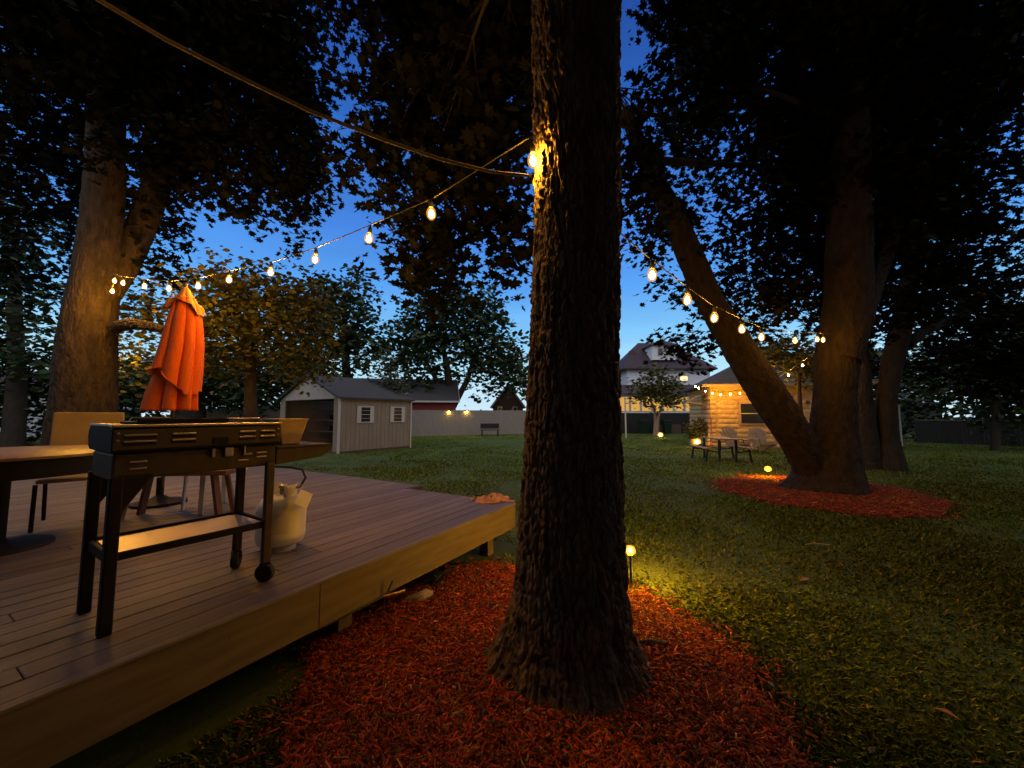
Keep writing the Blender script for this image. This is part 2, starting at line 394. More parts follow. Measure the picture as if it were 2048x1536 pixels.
def bark_tube(path, radii, na, nz, ridge, seed, flare=None, ph=0):
    """a trunk with modelled bark: path points and radii are resampled to nz rings, the surface is pushed in along furrows"""
    P_ = np.array([tuple(p) for p in path]); R_ = np.array(radii, float)
    seg = np.concatenate([[0], np.cumsum(np.linalg.norm(np.diff(P_, axis=0), axis=1))])
    s = np.linspace(0, seg[-1], nz)
    # smooth resample
    ps = np.stack([np.interp(s, seg, P_[:, i]) for i in range(3)], -1); rs = np.interp(s, seg, R_)
    ker = np.hanning(max(3, nz//14)+2)[1:-1]; ker /= ker.sum(); h = len(ker)//2
    if h > 0:
        for A in range(3):
            e = np.pad(ps[:, A], (h, h), 'reflect', reflect_type='odd'); ps[:, A] = np.convolve(e, ker, 'valid')[:nz]
        e = np.pad(rs, (h, h), 'reflect', reflect_type='odd'); rs = np.convolve(e, ker, 'valid')[:nz]
    th = np.linspace(0, 2*PI, na, endpoint=False)
    d = np.gradient(ps, axis=0); d /= np.linalg.norm(d, axis=1)[:, None]
    ref = np.cross(d, np.array([0, 1, 0.])); ref /= np.linalg.norm(ref, axis=1)[:, None]; e2 = np.cross(d, ref)
    T, S = np.meshgrid(th/(2*PI), s); Rm = rs[:, None]
    n1 = max(10, int(2*PI*float(np.median(rs))/.046)); warp = vnoise(T*8, S*3.2+40, 8, seed)*1.3
    f2 = vnoise(T*n1*2+warp, S*26, n1*2, seed+2); f3 = vnoise(T*n1*5, S*90, n1*5, seed+3)
    e1, h1 = worley(T*n1+warp+.6*f2, S*4.6+.5*f2, n1, seed+1); e2_, h2 = worley(T*n1*2+warp, S*13, n1*2, seed+6)
    big = vnoise(T*5, S*1.1+9, 5, seed+4)-.5
    plate = np.clip(e1*3.2, 0, 1)**.6; fine = np.clip(e2_*3, 0, 1)
    disp = ridge*(1.0*plate*(.55+.6*h1) + .32*fine*(.4+h2) + .30*(f2-.5) + .22*(f3-.5)) + .10*Rm*big
    r = Rm + disp - ridge*.75
    if flare is not None: r = r*flare(T*2*PI, S)
    co = ps[:, None, :] + (ref[:, None, :]*np.cos(th)[None, :, None] - e2[:, None, :]*np.sin(th)[None, :, None])*r[..., None]
    i, k = np.meshgrid(np.arange(nz-1), np.arange(na), indexing='ij'); i = i.ravel(); k = k.ravel(); k2 = (k+1) % na
    loops = np.stack([i*na+k, i*na+k2, (i+1)*na+k2, (i+1)*na+k], -1).ravel()
    return co.reshape(-1, 3), np.full(len(i), 4), loops
def join_np(parts):
    V, S, L = [], [], []; o = 0
    for v, s, l in parts:
        V.append(v); S.append(s); L.append(np.asarray(l)+o); o += len(v)
    return np.concatenate(V), np.concatenate(S), np.concatenate(L)
def mb_np(mb):
    return np.array(mb.v, float), np.array([len(f) for f in mb.f]), np.array([i for f in mb.f for i in f])
def tree(name, label, base, stems, blobs, leaf=.13, tmpl=MAPLE, per=9, dens=1.0, lm=None, bm_=None, ridge=.02, res=(96, 220),
         flare=None, group=None, cat='tree', spr=.34, seed=1, limb_r=.09, twigs=True, droop=.55, limb_from=2):
    """stems: list of (path, radii); blobs: (px, py, Y, rx_px, ry_px, depth_m, density)"""
    root = thing(name, label, cat, base, 0, group)
    parts = []
    for i, (p, r) in enumerate(stems):
        parts.append(bark_tube(p, r, res[0], res[1], ridge, seed+i*10, flare if i == 0 else None))
    pts = []; mb = MB()
    tops = [Vector(q) for p, r in stems[:limb_from] for q in p[int(len(p)*.85):]]
    for (px, py, Y, rx, ry, dz, dn) in blobs:
        if rx is None: c = Vector((px, py, Y)); r = dz; rx = 0
        else: c = at(px, py, Y); kx = Y/F_PX; r = (rx*kx, dz, ry*kx)
        area = PI*r[0]*r[2]
        n = max(6, int(dn*dens*area*7.0/(leaf*leaf*.55*per)))
        q, o = blob_points(c, r, n, per, spr); pts.append(q)
        if limb_r > 0 and tops:
            s = min(tops, key=lambda v: (v-c).length + (3 if v.z > c.z+.3 else 0)); path = [c]
            if c.z > s.z-.2 and rx:
                path = curve_path(s, c, -.04, 9, .08); rr = min(limb_r, .015+.02*(c-s).length)
                mb.tube(path, [rr*(1-.75*i/9)+.005 for i in range(10)], 7)
            if twigs and len(path) > 1:
                for t in o[:: max(1, len(o)//26)][:26]:
                    mb.tube(curve_path(path[random.randint(len(path)//2, len(path)-1)], t, -.05, 5, .1), [.010, .008, .007, .005, .004, .003], 4)
    if mb.v:
        v_, s_, l_ = mb_np(mb); np_mesh('branches', v_-np.array(base), s_, l_, M_bark2, root, smooth=True)
    V, S, L = join_np(parts)
    np_mesh('trunk', V-np.array(base), S, L, bm_ or M_bark2, root, smooth=True)
    if pts: leaf_cloud('crown', np.concatenate(pts), leaf, tmpl, lm or M_leaf_unlit, root, base, droop)
    return root

# the big trunk in the middle
def col(pxl, pxr, py, Y):
    a = at(pxl, py, Y); c = at(pxr, py, Y); return (a+c)/2, (c-a).length/2
tp, tr = [], []
for (l, r, y) in ((1000, 1275, 1400), (1018, 1258, 1270), (1028, 1251, 1150), (1037, 1246, 1000), (1046, 1243, 830), (1056, 1238, 640), (1062, 1239, 480), (1066, 1240, 340), (1066, 1240, 120), (1066, 1240, -80)):
    c, rad = col(l, r, y, 2.36); tp.append(c); tr.append(rad*.94)
tp[0].z = -.08
hi = tp[-1]; tp += [hi+Vector((.02, .05, 1.0)), hi+Vector((.1, .15, 2.4))]; tr += [.24, .15]
def flare0(th, s):
    k = np.exp(-np.maximum(s-.10, 0)/.17); lo = np.clip((.55-s)/.55, 0, 1)**2
    root = .50*np.clip(np.cos(th+.25), 0, 1)**3 + .46*np.clip(np.cos(th-PI-.2), 0, 1)**3 + .34*np.clip(np.cos(th-PI*1.42), 0, 1)**4 + .25*np.clip(np.cos(th-PI*.55), 0, 1)**4
    return 1 + k*(.10+root) + lo*(.05*np.sin(th*7+1.3)+.05*np.sin(th*4+.4)) + k*.10*np.sin(th*9+2*np.sin(th*3))
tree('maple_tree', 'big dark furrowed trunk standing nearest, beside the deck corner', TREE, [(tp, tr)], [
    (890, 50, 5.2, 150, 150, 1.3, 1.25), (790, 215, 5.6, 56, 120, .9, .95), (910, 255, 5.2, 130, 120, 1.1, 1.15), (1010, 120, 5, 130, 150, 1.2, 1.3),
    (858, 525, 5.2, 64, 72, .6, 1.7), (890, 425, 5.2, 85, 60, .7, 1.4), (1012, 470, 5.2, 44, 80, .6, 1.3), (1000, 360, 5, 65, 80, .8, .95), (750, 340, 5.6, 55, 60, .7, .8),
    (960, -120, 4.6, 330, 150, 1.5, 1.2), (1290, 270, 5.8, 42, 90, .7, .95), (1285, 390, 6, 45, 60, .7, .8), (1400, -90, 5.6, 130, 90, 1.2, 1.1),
    (0, .2, 6.4, None, 0, (3.2, 3.2, 1.1), 1.5), (-3.4, .6, 6.4, None, 0, (2.8, 3.0, 1.0), 1.4), (3.4, .4, 6.6, None, 0, (3, 3, 1.0), 1.5), (.5, -4, 5.6, None, 0, (5, 3, 1.4), 1), (-5.5, -2, 6.0, None, 0, (3, 3, 1.3), 1), (6, -2, 6, None, 0, (3.4, 3.2, 1.3), 1.2), (2.6, 3.2, 8.8, None, 0, (2.6, 1.8, 1), 1.2), (-2.8, 4, 9, None, 0, (2.4, 1.8, 1), .8)],  # unseen overhead crown, added to block sky light above deck and viewer
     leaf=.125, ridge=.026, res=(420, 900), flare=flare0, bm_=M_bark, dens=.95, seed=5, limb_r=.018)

# left tree that carries the far end of the first string
BA = Vector((-8.35, 7.6, 0))
def lean(base, pts_): return [base + Vector(p) for p in pts_]
pa, ra = [], []
for (l, r, y) in ((82, 232, 905), (98, 234, 820), (114, 236, 700), (134, 240, 590), (158, 247, 450), (172, 252, 300), (178, 254, 150), (182, 250, -40)):
    c, rad = col(l, r, y, 7.6); pa.append(c); ra.append(rad*.70)
pa[0].z = -.1
limb_a = [at(215, 590, 7.7), at(255, 520, 8.0), at(303, 400, 8.3), at(348, 280, 8.5), at(395, 170, 8.7), at(440, 40, 8.8)]
tree('maple_tree', 'leaning tree at the left with its trunk lit amber by bulbs', BA, [(pa, ra), (limb_a, [.20, .24, .25, .22, .17, .1]),
     ([at(230, 655, 7.5), at(262, 648, 7.2), at(300, 652, 6.9), at(330, 660, 6.7)], [.11, .1, .08, .05])], [
    (120, 90, 8, 190, 170, 1.6, 1.15), (200, 90, 7.0, 75, 130, .5, 1.1), (215, 270, 6.9, 50, 60, .4, .6), (345, 300, 7.7, 45, 90, .5, .9), (330, 110, 8.2, 190, 160, 1.6, 1.2), (530, 90, 8, 125, 150, 1.3, 1.2), (585, 200, 8, 48, 105, 1, 1.0), (440, 300, 8, 150, 95, 1.3, 1.05),
    (90, 330, 9, 140, 120, 1.3, .9), (575, 330, 8, 75, 100, 1, .9), (500, 400, 8, 90, 34, .7, .45), (615, 380, 8, 36, 36, .5, .45), (300, 520, 8.4, 55, 40, .7, .8), (300, -120, 7.5, 420, 160, 1.8, 1.0),
    (575, 450, 8, 14, 36, .4, .4), (60, 520, 11, 90, 70, 1.2, .45), (320, 420, 8.4, 45, 60, .8, .7)],
     leaf=.15, tmpl=MAPLE, ridge=.022, res=(200, 380), bm_=M_bark_mid, seed=31, dens=.9)

# the forked tree on the right
B2 = Vector((6.1, 7.45, 0))
p2, r2 = [], []
for (l, r, y) in ((1575, 1725, 985), (1600, 1718, 930), (1618, 1712, 860), (1628, 1712, 780), (1636, 1722, 690), (1650, 1745, 600), (1655, 1740, 450), (1665, 1735, 250), (1680, 1735, 0)):
    c, rad = col(l, r, y, 7.45); p2.append(c); r2.append(rad*.82)
p2[0].z = -.1
l2 = []; lr = []
for (l, r, y, Y) in ((1590, 1670, 960, 7.45), (1560, 1640, 890, 7.4), (1513, 1600, 820, 7.35), (1465, 1550, 745, 7.3), (1424, 1500, 670, 7.25), (1385, 1450, 600, 7.2), (1345, 1408, 500, 7.2), (1310, 1362, 410, 7.2), (1270, 1310, 320, 7.2), (1235, 1265, 220, 7.2)):
    c, rad = col(l, r, y, Y); l2.append(c); lr.append(rad*.74)
def flare2(th, s):
    k = np.exp(-s/.35)
    return 1 + k*(.15 + .45*np.clip(np.cos(th-.15), 0, 1)**5 + .3*np.clip(np.cos(th-PI*.9), 0, 1)**5 + .3*np.clip(np.cos(th-PI*1.4), 0, 1)**4)
tree('maple_tree', 'forked tree in red mulch, one trunk upright, one leaning far left', B2, [(p2, r2), (l2, lr),
     ([at(1690, 720, 7.3), at(1712, 640, 7.3), at(1740, 560, 7.5), at(1790, 440, 7.8), at(1850, 300, 8)], [.26, .25, .22, .16, .1])], [
    (1430, 60, 8, 100, 120, 1.3, 1.1), (1395, 250, 8, 62, 105, 1, .75), (1320, 420, 8, 65, 60, .9, .6), (1480, 570, 8.4, 115, 55, 1, .65), (1410, 440, 8, 85, 65, 1, .45),
    (1480, 300, 8.3, 90, 120, 1, .33), (1660, 130, 8, 190, 190, 1.6, 1.25), (1710, 390, 8.2, 160, 170, 1.5, 1.2), (1620, 560, 8.6, 120, 85, 1.2, .95), (1590, 330, 8.2, 70, 170, 1.2, 1.0),
    (1860, 150, 8, 180, 190, 1.6, 1.1), (1990, 100, 8, 120, 190, 1.4, 1.0), (1940, 380, 8.2, 120, 90, 1.2, .6), (1850, 480, 8.8, 90, 90, 1.2, .85), (1960, 520, 9, 100, 80, 1.2, .5), (1780, 600, 9.2, 110, 60, 1.2, .6),
    (1385, 690, 8.6, 62, 32, .6, .55), (1340, 665, 8.4, 28, 22, .4, .5), (1300, 500, 7.6, 45, 32, .6, .5), (1330, 580, 7.6, 22, 20, .4, .4), (1690, -100, 7.5, 380, 120, 1.8, 1.0), (1530, 640, 8.2, 80, 28, .7, .5), (1440, 150, 8, 60, 100, 1, .8), (1500, 480, 8.2, 60, 50, .8, .6), (5.2, 3.2, 8.2, None, 0, (3, 2.4, 1.2), 1.4), (8, 2, 8, None, 0, (3, 3, 1.3), 1.4), (6.5, 5.5, 10.4, None, 0, (3.5, 2.4, 1.3), 1.3)],  # closing blobs lie out of view, added to keep sky light off the lawn
     leaf=.135, ridge=.022, res=(200, 420), flare=flare2, bm_=mat('bark_dim', (.02,.013,.008), .9, (.062,.042,.025), 11, (1,1,.35), 1.0, 50, detail=8), seed=61, dens=.9)

# third tree, behind it
B3 = Vector((10.2, 10.7, 0))
def stem(rows, Y, k=.8):
    P_, R_ = [], []
    for (l, r, y) in rows:
        c, rad = col(l, r, y, Y); P_.append(c); R_.append(rad*k)
    return P_, R_
s31 = stem(((1738, 1820, 945), (1752, 1800, 880), (1752, 1795, 800), (1760, 1808, 730), (1778, 1825, 660), (1800, 1840, 560), (1820, 1850, 430), (1835, 1855, 300)), 10.7, .72)
s31[0][0].z = -.1
s32 = stem(((1700, 1770, 945), (1702, 1755, 860), (1702, 1745, 790), (1708, 1742, 730), (1700, 1730, 640), (1690, 1715, 520)), 10.9, .72)
tree('maple_tree', 'dim double stemmed tree behind the forked tree at right', B3, [s31, s32,
     ([at(1815, 690, 10.7), at(1850, 660, 10.8), at(1900, 640, 11), at(1960, 610, 11.2)], [.14, .12, .09, .05])], [
    (1810, 560, 11, 90, 60, 1.3, .5), (1900, 600, 11.4, 110, 60, 1.3, .6), (1730, 650, 11.4, 45, 40, .9, .4), (1860, 720, 12, 55, 36, .9, .8), (1960, 660, 12, 90, 70, 1.3, .9), (1725, 745, 12.4, 22, 40, .6, .7), (2010, 740, 12, 70, 50, 1, 1.0), (1790, 300, 11, 170, 190, 1.6, .7), (2020, 600, 12, 60, 60, 1, .8)],
     leaf=.16, tmpl=SIMPLE, ridge=.02, res=(140, 260), bm_=M_bark2, seed=91)

def stick(px, base_y, Y, top_py, r, lean_=0):
    b0 = at(px, base_y, Y); b0.z = -.1; t = at(px+lean_, top_py, Y)
    return [([b0, b0.lerp(t, .35)+Vector((r*.6, 0, 0)), b0.lerp(t, .7), t], [r*1.25, r, r*.75, r*.35])]
def btree(name, label, px, Y, stems, blobs, **k):
    b0 = at(px, 850, Y); b0.z = 0
    k.setdefault('bm_', M_bark2); k.setdefault('res', (24, 40)); k.setdefault('ridge', .015); k.setdefault('lm', M_leaf_far)
    return tree(name, label, b0, stems, blobs, **k)
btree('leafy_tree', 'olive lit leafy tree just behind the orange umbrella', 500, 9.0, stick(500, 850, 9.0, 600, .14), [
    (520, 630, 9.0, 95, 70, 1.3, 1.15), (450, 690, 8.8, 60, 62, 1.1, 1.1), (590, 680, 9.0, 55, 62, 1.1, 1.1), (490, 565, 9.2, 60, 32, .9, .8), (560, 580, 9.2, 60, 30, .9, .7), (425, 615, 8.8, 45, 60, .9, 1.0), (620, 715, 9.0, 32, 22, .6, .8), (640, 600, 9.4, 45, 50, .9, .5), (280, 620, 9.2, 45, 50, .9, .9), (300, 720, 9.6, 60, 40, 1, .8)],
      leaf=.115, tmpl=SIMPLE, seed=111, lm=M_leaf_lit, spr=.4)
GB = 'dark trees behind the far fence'
btree('leafy_tree', 'dark feathery tree rising behind the shed roof', 690, 24, stick(690, 850, 24, 600, .28), [
    (690, 630, 24, 62, 72, 2.2, .8), (650, 680, 24, 45, 60, 2, .9), (720, 690, 24, 45, 60, 2, .9), (640, 590, 24, 40, 40, 1.5, .6), (705, 575, 24, 40, 35, 1.5, .5)], leaf=.3, tmpl=SIMPLE, seed=121, spr=.6, limb_r=.14, group=GB)
btree('leafy_tree', 'broad dark tree behind the red barn, sky showing between its boughs', 905, 34, [
    ([at(905, 860, 34), at(900, 800, 34), at(895, 740, 34), at(880, 660, 34)], [.5, .4, .3, .12]), ([at(905, 815, 34), at(935, 760, 34), at(955, 690, 34)], [.3, .24, .1]), ([at(903, 800, 34), at(870, 755, 34), at(840, 700, 34)], [.26, .2, .1])], [
    (880, 600, 34, 70, 45, 3, .75), (930, 640, 34, 85, 60, 3.2, .85), (850, 680, 34, 62, 62, 3, .85), (985, 690, 34, 55, 60, 3, .85), (800, 700, 34, 40, 62, 2.4, .9), (920, 715, 34, 60, 38, 3, .5), (1010, 740, 34, 40, 40, 2.5, .55), (960, 590, 34, 45, 32, 2.5, .55), (975, 770, 34, 40, 28, 2, .45), (860, 765, 34, 40, 28, 2, .5)], leaf=.42, tmpl=SIMPLE, seed=131, spr=.8, limb_r=.22, group=GB)
btree('conifer', 'small pale conifer leaning over the end of the shed roof', 782, 18.4, stick(782, 850, 18.4, 715, .07), [
    (778, 765, 18.4, 26, 38, .5, .9), (772, 728, 18.4, 16, 30, .4, .7), (795, 785, 18.4, 22, 20, .5, .8)], leaf=.16, tmpl=KITE, lm=M_conifer, seed=141, spr=.3, limb_r=.02, cat='conifer')
btree('leafy_tree', 'shadowy tree at the far left edge with pale gaps', 30, 17, stick(30, 850, 17, 500, .3), [
    (40, 470, 17, 75, 75, 2, .45), (30, 600, 17, 62, 75, 2, .5), (75, 690, 17, 50, 60, 1.6, .65), (-40, 560, 17, 70, 120, 2, .8), (15, 400, 17, 70, 60, 2, .5)], leaf=.26, tmpl=SIMPLE, seed=151, spr=.6, limb_r=.14)
btree('leafy_tree', 'dark bushy tree filling the gap beneath the olive tree', 400, 20, stick(400, 850, 20, 700, .2), [
    (400, 760, 20, 120, 48, 2, 1.2), (500, 790, 20, 70, 30, 1.5, 1.1), (280, 770, 20, 60, 40, 1.5, .8), (560, 735, 20, 60, 40, 1.5, 1.1), (620, 740, 22, 60, 40, 1.5, 1.0)], leaf=.24, tmpl=SIMPLE, seed=161, spr=.5, limb_r=.1)
btree('leafy_tree', 'round black tree at the right edge above the dark fence', 1985, 16, stick(1985, 850, 16, 720, .12), [
    (1960, 740, 16, 90, 50, 2, 1.2), (2050, 700, 16, 80, 80, 2, 1.2), (1890, 745, 15, 50, 38, 1.4, .8), (2060, 800, 16, 70, 60, 2, 1.2), (1930, 680, 16, 60, 40, 2, .8)], leaf=.2, tmpl=SIMPLE, seed=171, spr=.5, limb_r=.1)
btree('leafy_tree', 'grey green tree beyond the big trunk, above the brick house', 1085, 40, stick(1085, 850, 40, 760, .3), [
    (1030, 740, 40, 40, 40, 3, .6), (1110, 760, 40, 70, 50, 3, 1.0), (1190, 790, 42, 50, 30, 3, 1.0)], leaf=.5, tmpl=SIMPLE, seed=181, spr=.8, limb_r=.15, group=GB)
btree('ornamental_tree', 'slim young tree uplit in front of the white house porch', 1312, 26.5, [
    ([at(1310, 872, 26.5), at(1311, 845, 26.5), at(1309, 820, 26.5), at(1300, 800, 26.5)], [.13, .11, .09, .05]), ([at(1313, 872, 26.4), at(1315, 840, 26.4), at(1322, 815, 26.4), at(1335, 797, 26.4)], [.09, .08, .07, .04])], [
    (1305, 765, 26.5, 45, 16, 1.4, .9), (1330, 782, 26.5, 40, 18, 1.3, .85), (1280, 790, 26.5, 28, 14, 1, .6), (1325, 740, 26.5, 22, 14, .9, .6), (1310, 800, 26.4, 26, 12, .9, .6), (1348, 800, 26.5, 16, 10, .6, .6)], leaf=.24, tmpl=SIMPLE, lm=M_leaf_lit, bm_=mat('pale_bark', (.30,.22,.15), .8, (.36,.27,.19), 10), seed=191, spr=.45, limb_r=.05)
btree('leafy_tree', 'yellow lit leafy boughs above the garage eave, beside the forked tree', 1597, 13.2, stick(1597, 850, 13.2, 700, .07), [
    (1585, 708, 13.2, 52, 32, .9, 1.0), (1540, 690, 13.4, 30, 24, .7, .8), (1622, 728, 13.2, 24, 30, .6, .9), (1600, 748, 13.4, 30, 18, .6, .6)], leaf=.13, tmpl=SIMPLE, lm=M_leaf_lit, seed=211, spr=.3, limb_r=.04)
btree('round_bush', 'clipped green bush beside the garage corner', 1393, 18.4, [([at(1393, 895, 18.4), at(1393, 870, 18.4)], [.05, .03])], [
    (1390, 858, 18.4, 16, 17, .42, 1.5), (1403, 850, 18.4, 10, 12, .3, 1.3)], leaf=.09, tmpl=KITE, lm=M_leaf_lit, seed=201, spr=.12, limb_r=0, cat='bush')

# ------------------------------------------------------------------ grass
def grass():
    n = 560000
    y = 1.2 + 30*RNG.random(n)**2.2; x = (RNG.random(n)*2-1)*(y*1.45+.6)
    p = np.stack([x, y], -1)
    def inbed(c, rf):
        dx = x-c.x; dy = y-c.y; return np.hypot(dx, dy) < rf(np.arctan2(dy, dx))*.985
    keep = ~in_deck(x, y) & ~inbed(TREE, bed1_r) & ~inbed(BED2, bed2_r)
    patch = vnoise(x*1.3+100, y*1.3+100, 512, 21); keep &= RNG.random(n) < (.35+.8*patch)
    p = p[keep]; m = len(p); yaw = RNG.random(m)*2*PI; h = (.010+.026*RNG.random(m))*(.7+.6*patch[keep]); w = .0028+.0035*RNG.random(m) + p[:, 1]*.0005
    z0 = np.full(m, -.012)
    d = np.stack([np.cos(yaw), np.sin(yaw), np.zeros(m)], -1); s = np.stack([-np.sin(yaw), np.cos(yaw), np.zeros(m)], -1)
    b0 = np.stack([p[:, 0], p[:, 1], z0], -1); ln = (.7+1.5*RNG.random(m))*h
    tip = b0 + d*ln[:, None]; tip[:, 2] += h+.012
    mid = b0 + d*(ln*.35)[:, None]; mid[:, 2] += h*.65+.01
    co = np.stack([b0-s*w[:, None], b0+s*w[:, None], mid+s*(w*.8)[:, None], tip, mid-s*(w*.8)[:, None]], 1).reshape(-1, 3)
    v = .75+.5*RNG.random(m); t = np.stack([v*(.85+.4*RNG.random(m)), v, v*(.6+.5*RNG.random(m))], -1)
    lo = vnoise(p[:, 0]*.55+60, p[:, 1]*.55+60, 512, 33)*.6+vnoise(p[:, 0]*2.1+60, p[:, 1]*2.1+60, 512, 34)*.4; t *= (.62+.72*lo)[:, None]; t[:, 0] *= 1.25-.5*lo
    dry = RNG.random(m) < .05; t[dry] *= np.array([2.4, 1.5, 1.8])
    o = np_mesh('grass', co, np.full(m, 5), np.arange(m*5), M_grass, tint=np.repeat(t, 5, 0)); tag(o, 'short uneven lawn grass between the trees', 'grass', kind='stuff')
grass()
def litter():
    n = 240; y = 1.6+9*RNG.random(n)**1.3; x = (RNG.random(n)*1.5-.1)*y
    keep = ~in_deck(x, y) & (np.hypot(x-TREE.x, y-TREE.y) > .5); x, y = x[keep], y[keep]; n = len(x)
    yaw = RNG.random(n)*2*PI; L = (.008+.022*RNG.random(n)**2)*(.7+.1*y); Wd = L*(.12+.4*RNG.random(n))
    z = np.where(np.hypot(x-TREE.x, y-TREE.y) < 1.2, .085, .03)
    d = np.stack([np.cos(yaw), np.sin(yaw), .3*(RNG.random(n)-.5)], -1); q = np.stack([-np.sin(yaw), np.cos(yaw), .5*(RNG.random(n)-.5)], -1); c = np.stack([x, y, z], -1)
    co = np.stack([c-d*L[:, None], c+q*Wd[:, None], c+d*L[:, None], c-q*Wd[:, None]+np.array([0, 0, .008])], 1).reshape(-1, 3)
    o = np_mesh('leaf_litter', co, np.full(n, 4), np.arange(n*4), mat('litter', (.34,.26,.15), .8, (.16,.10,.05), 3)); tag(o, 'scattered dry leaf bits and twigs on the lawn and mulch', 'leaf litter', kind='stuff')
litter()

# ------------------------------------------------------------------ festoon lights
def glow_glass(name, col, em, tr):
    m = bpy.data.materials.new(name); m.use_nodes = True; nt = m.node_tree; nt.nodes.clear()
    o = nt.nodes.new('ShaderNodeOutputMaterial'); mx_ = nt.nodes.new('ShaderNodeMixShader'); t = nt.nodes.new('ShaderNodeBsdfTransparent'); e = nt.nodes.new('ShaderNodeEmission')
    mx_.inputs[0].default_value = 1-tr; e.inputs[0].default_value = (*col, 1); e.inputs[1].default_value = em
    nt.links.new(t.outputs[0], mx_.inputs[1]); nt.links.new(e.outputs[0], mx_.inputs[2]); nt.links.new(mx_.outputs[0], o.inputs[0]); return m
M_glass = glow_glass('amber_bulb_halo', (1, .42, .05), 1.1, .45)  # shell's own emission paints the amber halo round the bulb core
M_glass_stake = glow_glass('amber_stake_halo', (1, .50, .04), 2.2, .55)  # same for the stakes: halo glow put into the shell as emission
def bulb_meshes():
    b = MB(); b.lathe([(.004, -.012), (.019, -.008), (.031, .008), (.036, .030), (.033, .053), (.023, .074), (.014, .086)], n=12)
    g = b.build('bulb', M_glass, smooth=True)
    c = MB().lathe([(.004, .002), (.011, .006), (.018, .016), (.020, .030), (.016, .046), (.009, .060), (.004, .064)], n=8).build('filament', M_bulb, g, smooth=True)
    s = MB().lathe([(.014, .082), (.017, .086), (.018, .125), (.012, .132), (.006, .15)], n=10).build('socket', M_socket, g, smooth=True)
    return g, (c, s)
_bulb, _sock = bulb_meshes()
_bulb_used = [False]
def string_lights(label, pts, bulbs, rad=.005, sag=.0, mat_=M_wire, lit=None, soft=0):
    """pts: cable points; bulbs: bottom-of-glass positions"""
    root = thing('string_lights', label, 'string lights', pts[0], 0, 'festoon strings of warm bulbs')
    o0 = Vector(pts[0]); path = []
    for a, b in zip(pts[:-1], pts[1:]):
        a, b = Vector(a), Vector(b)
        for i in range(6):
            t = i/6; path.append(a.lerp(b, t) - Vector((0, 0, sag*4*t*(1-t))) - o0)
    path.append(Vector(pts[-1])-o0)
    MB().tube(path, rad, 6).build('cable', mat_, root, smooth=True)
    for ib, p in enumerate(bulbs):
        if not _bulb_used[0]: g, s = _bulb, _sock; _bulb_used[0] = True
        else:
            g = _bulb.copy(); C.objects.link(g)
            for q in _sock:
                s = q.copy(); C.objects.link(s); s.parent = g
                if (lit or 0 < ib < soft) and q.name.startswith('filament'): s.data = lit or mild
        g.parent = root; g.location = Vector(p)-o0; g.rotation_euler = (random.uniform(-.08, .08), random.uniform(-.08, .08), random.uniform(0, 6))
    return root
mild = _sock[0].data.copy(); mild.materials.clear(); mild.materials.append(mat('bulb_core_mild', (1,.8,.5), .3, emis=(WARM, 1100)))
# first string: big trunk -> left tree
px1 = [(1067, 318), (863, 425), (737, 475), (630, 517), (541, 543), (458, 558), (397, 571), (338, 576), (289, 572), (246, 565), (229, 561)]
bp1 = []; cp1 = []
for k, (px, py) in enumerate(px1):
    kk = min(k, 9.6+.15*max(0, k-8)); Y = 2.28+.468*kk + (0 if k else -.04); s = 1.0
    p = at(px, py, Y); p.z -= .042; bp1.append(p); cp1.append(p+Vector((0, 0, .148)))
cp1[0] = cp1[0]+Vector((.0, 0, .05))
cab1 = cp1 + [at(190, 535, 7.35)]
_bulb_used[0] = True
string_lights('black cable of warm bulbs slung from the big trunk over the orange umbrella', cab1, bp1, soft=3)
_bulb_used[0] = False
string_lights('short drop of two warm bulbs on the amber lit left trunk', [at(236, 548, 6.9), at(226, 560, 6.95), at(232, 640, 7.6), at(236, 680, 8.6)], [at(224, 586, 6.95), at(233, 712, 8.5)])
# second string: big trunk -> forked tree
bp2, cp2 = [], []
a2 = Vector((.72, 2.5)); e2 = Vector((5.72, 7.0))
cp2.append(at(1236, 462, 2.5))
for (px, py) in ((1304, 548), (1374, 598), (1428, 634), (1484, 657), (1523, 673), (1590, 680), (1634, 678), (1646, 679)):
    r = (px-1024)/F_PX; d = e2-a2; t = (r*a2.y-a2.x)/(d.x-r*d.y); Y = a2.y+t*d.y
    p = at(px, py, Y); p.z -= .042; bp2.append(p); cp2.append(p+Vector((0, 0, .15)))
cp2.append(at(1672, 668, 7.1))
string_lights('warm bulbs running from the big trunk up to the forked tree', cp2, bp2, lit=mild)
strong = _sock[0].data.copy(); strong.materials.clear(); strong.materials.append(mat('bulb_glass_strong', (1,.8,.5), .3, emis=(WARM, 2500)))
p3 = [at(1650, 690, 7.1), at(1605, 722, 10.6), at(1577, 742, 11.9), at(1551, 757, 13.6), at(1486, 779, 16.4)]
string_lights('warm bulbs sloping from the forked tree down to the garage eave', p3, [at(1605, 733, 10.6), at(1577, 752, 11.9), at(1551, 767, 13.6)], rad=.008, lit=strong)
p4 = [at(x, y, 16.5) for x, y in ((1486, 779), (1461, 783), (1441, 784), (1425, 781), (1411, 777), (1394, 771))]
string_lights('row of warm bulbs drooping along the garage wall', p4, [at(x, y, 16.5) for x, y in ((1480, 788), (1461, 790), (1441, 791), (1425, 788), (1411, 784), (1397, 778), (1391, 774))], rad=.008, lit=strong)
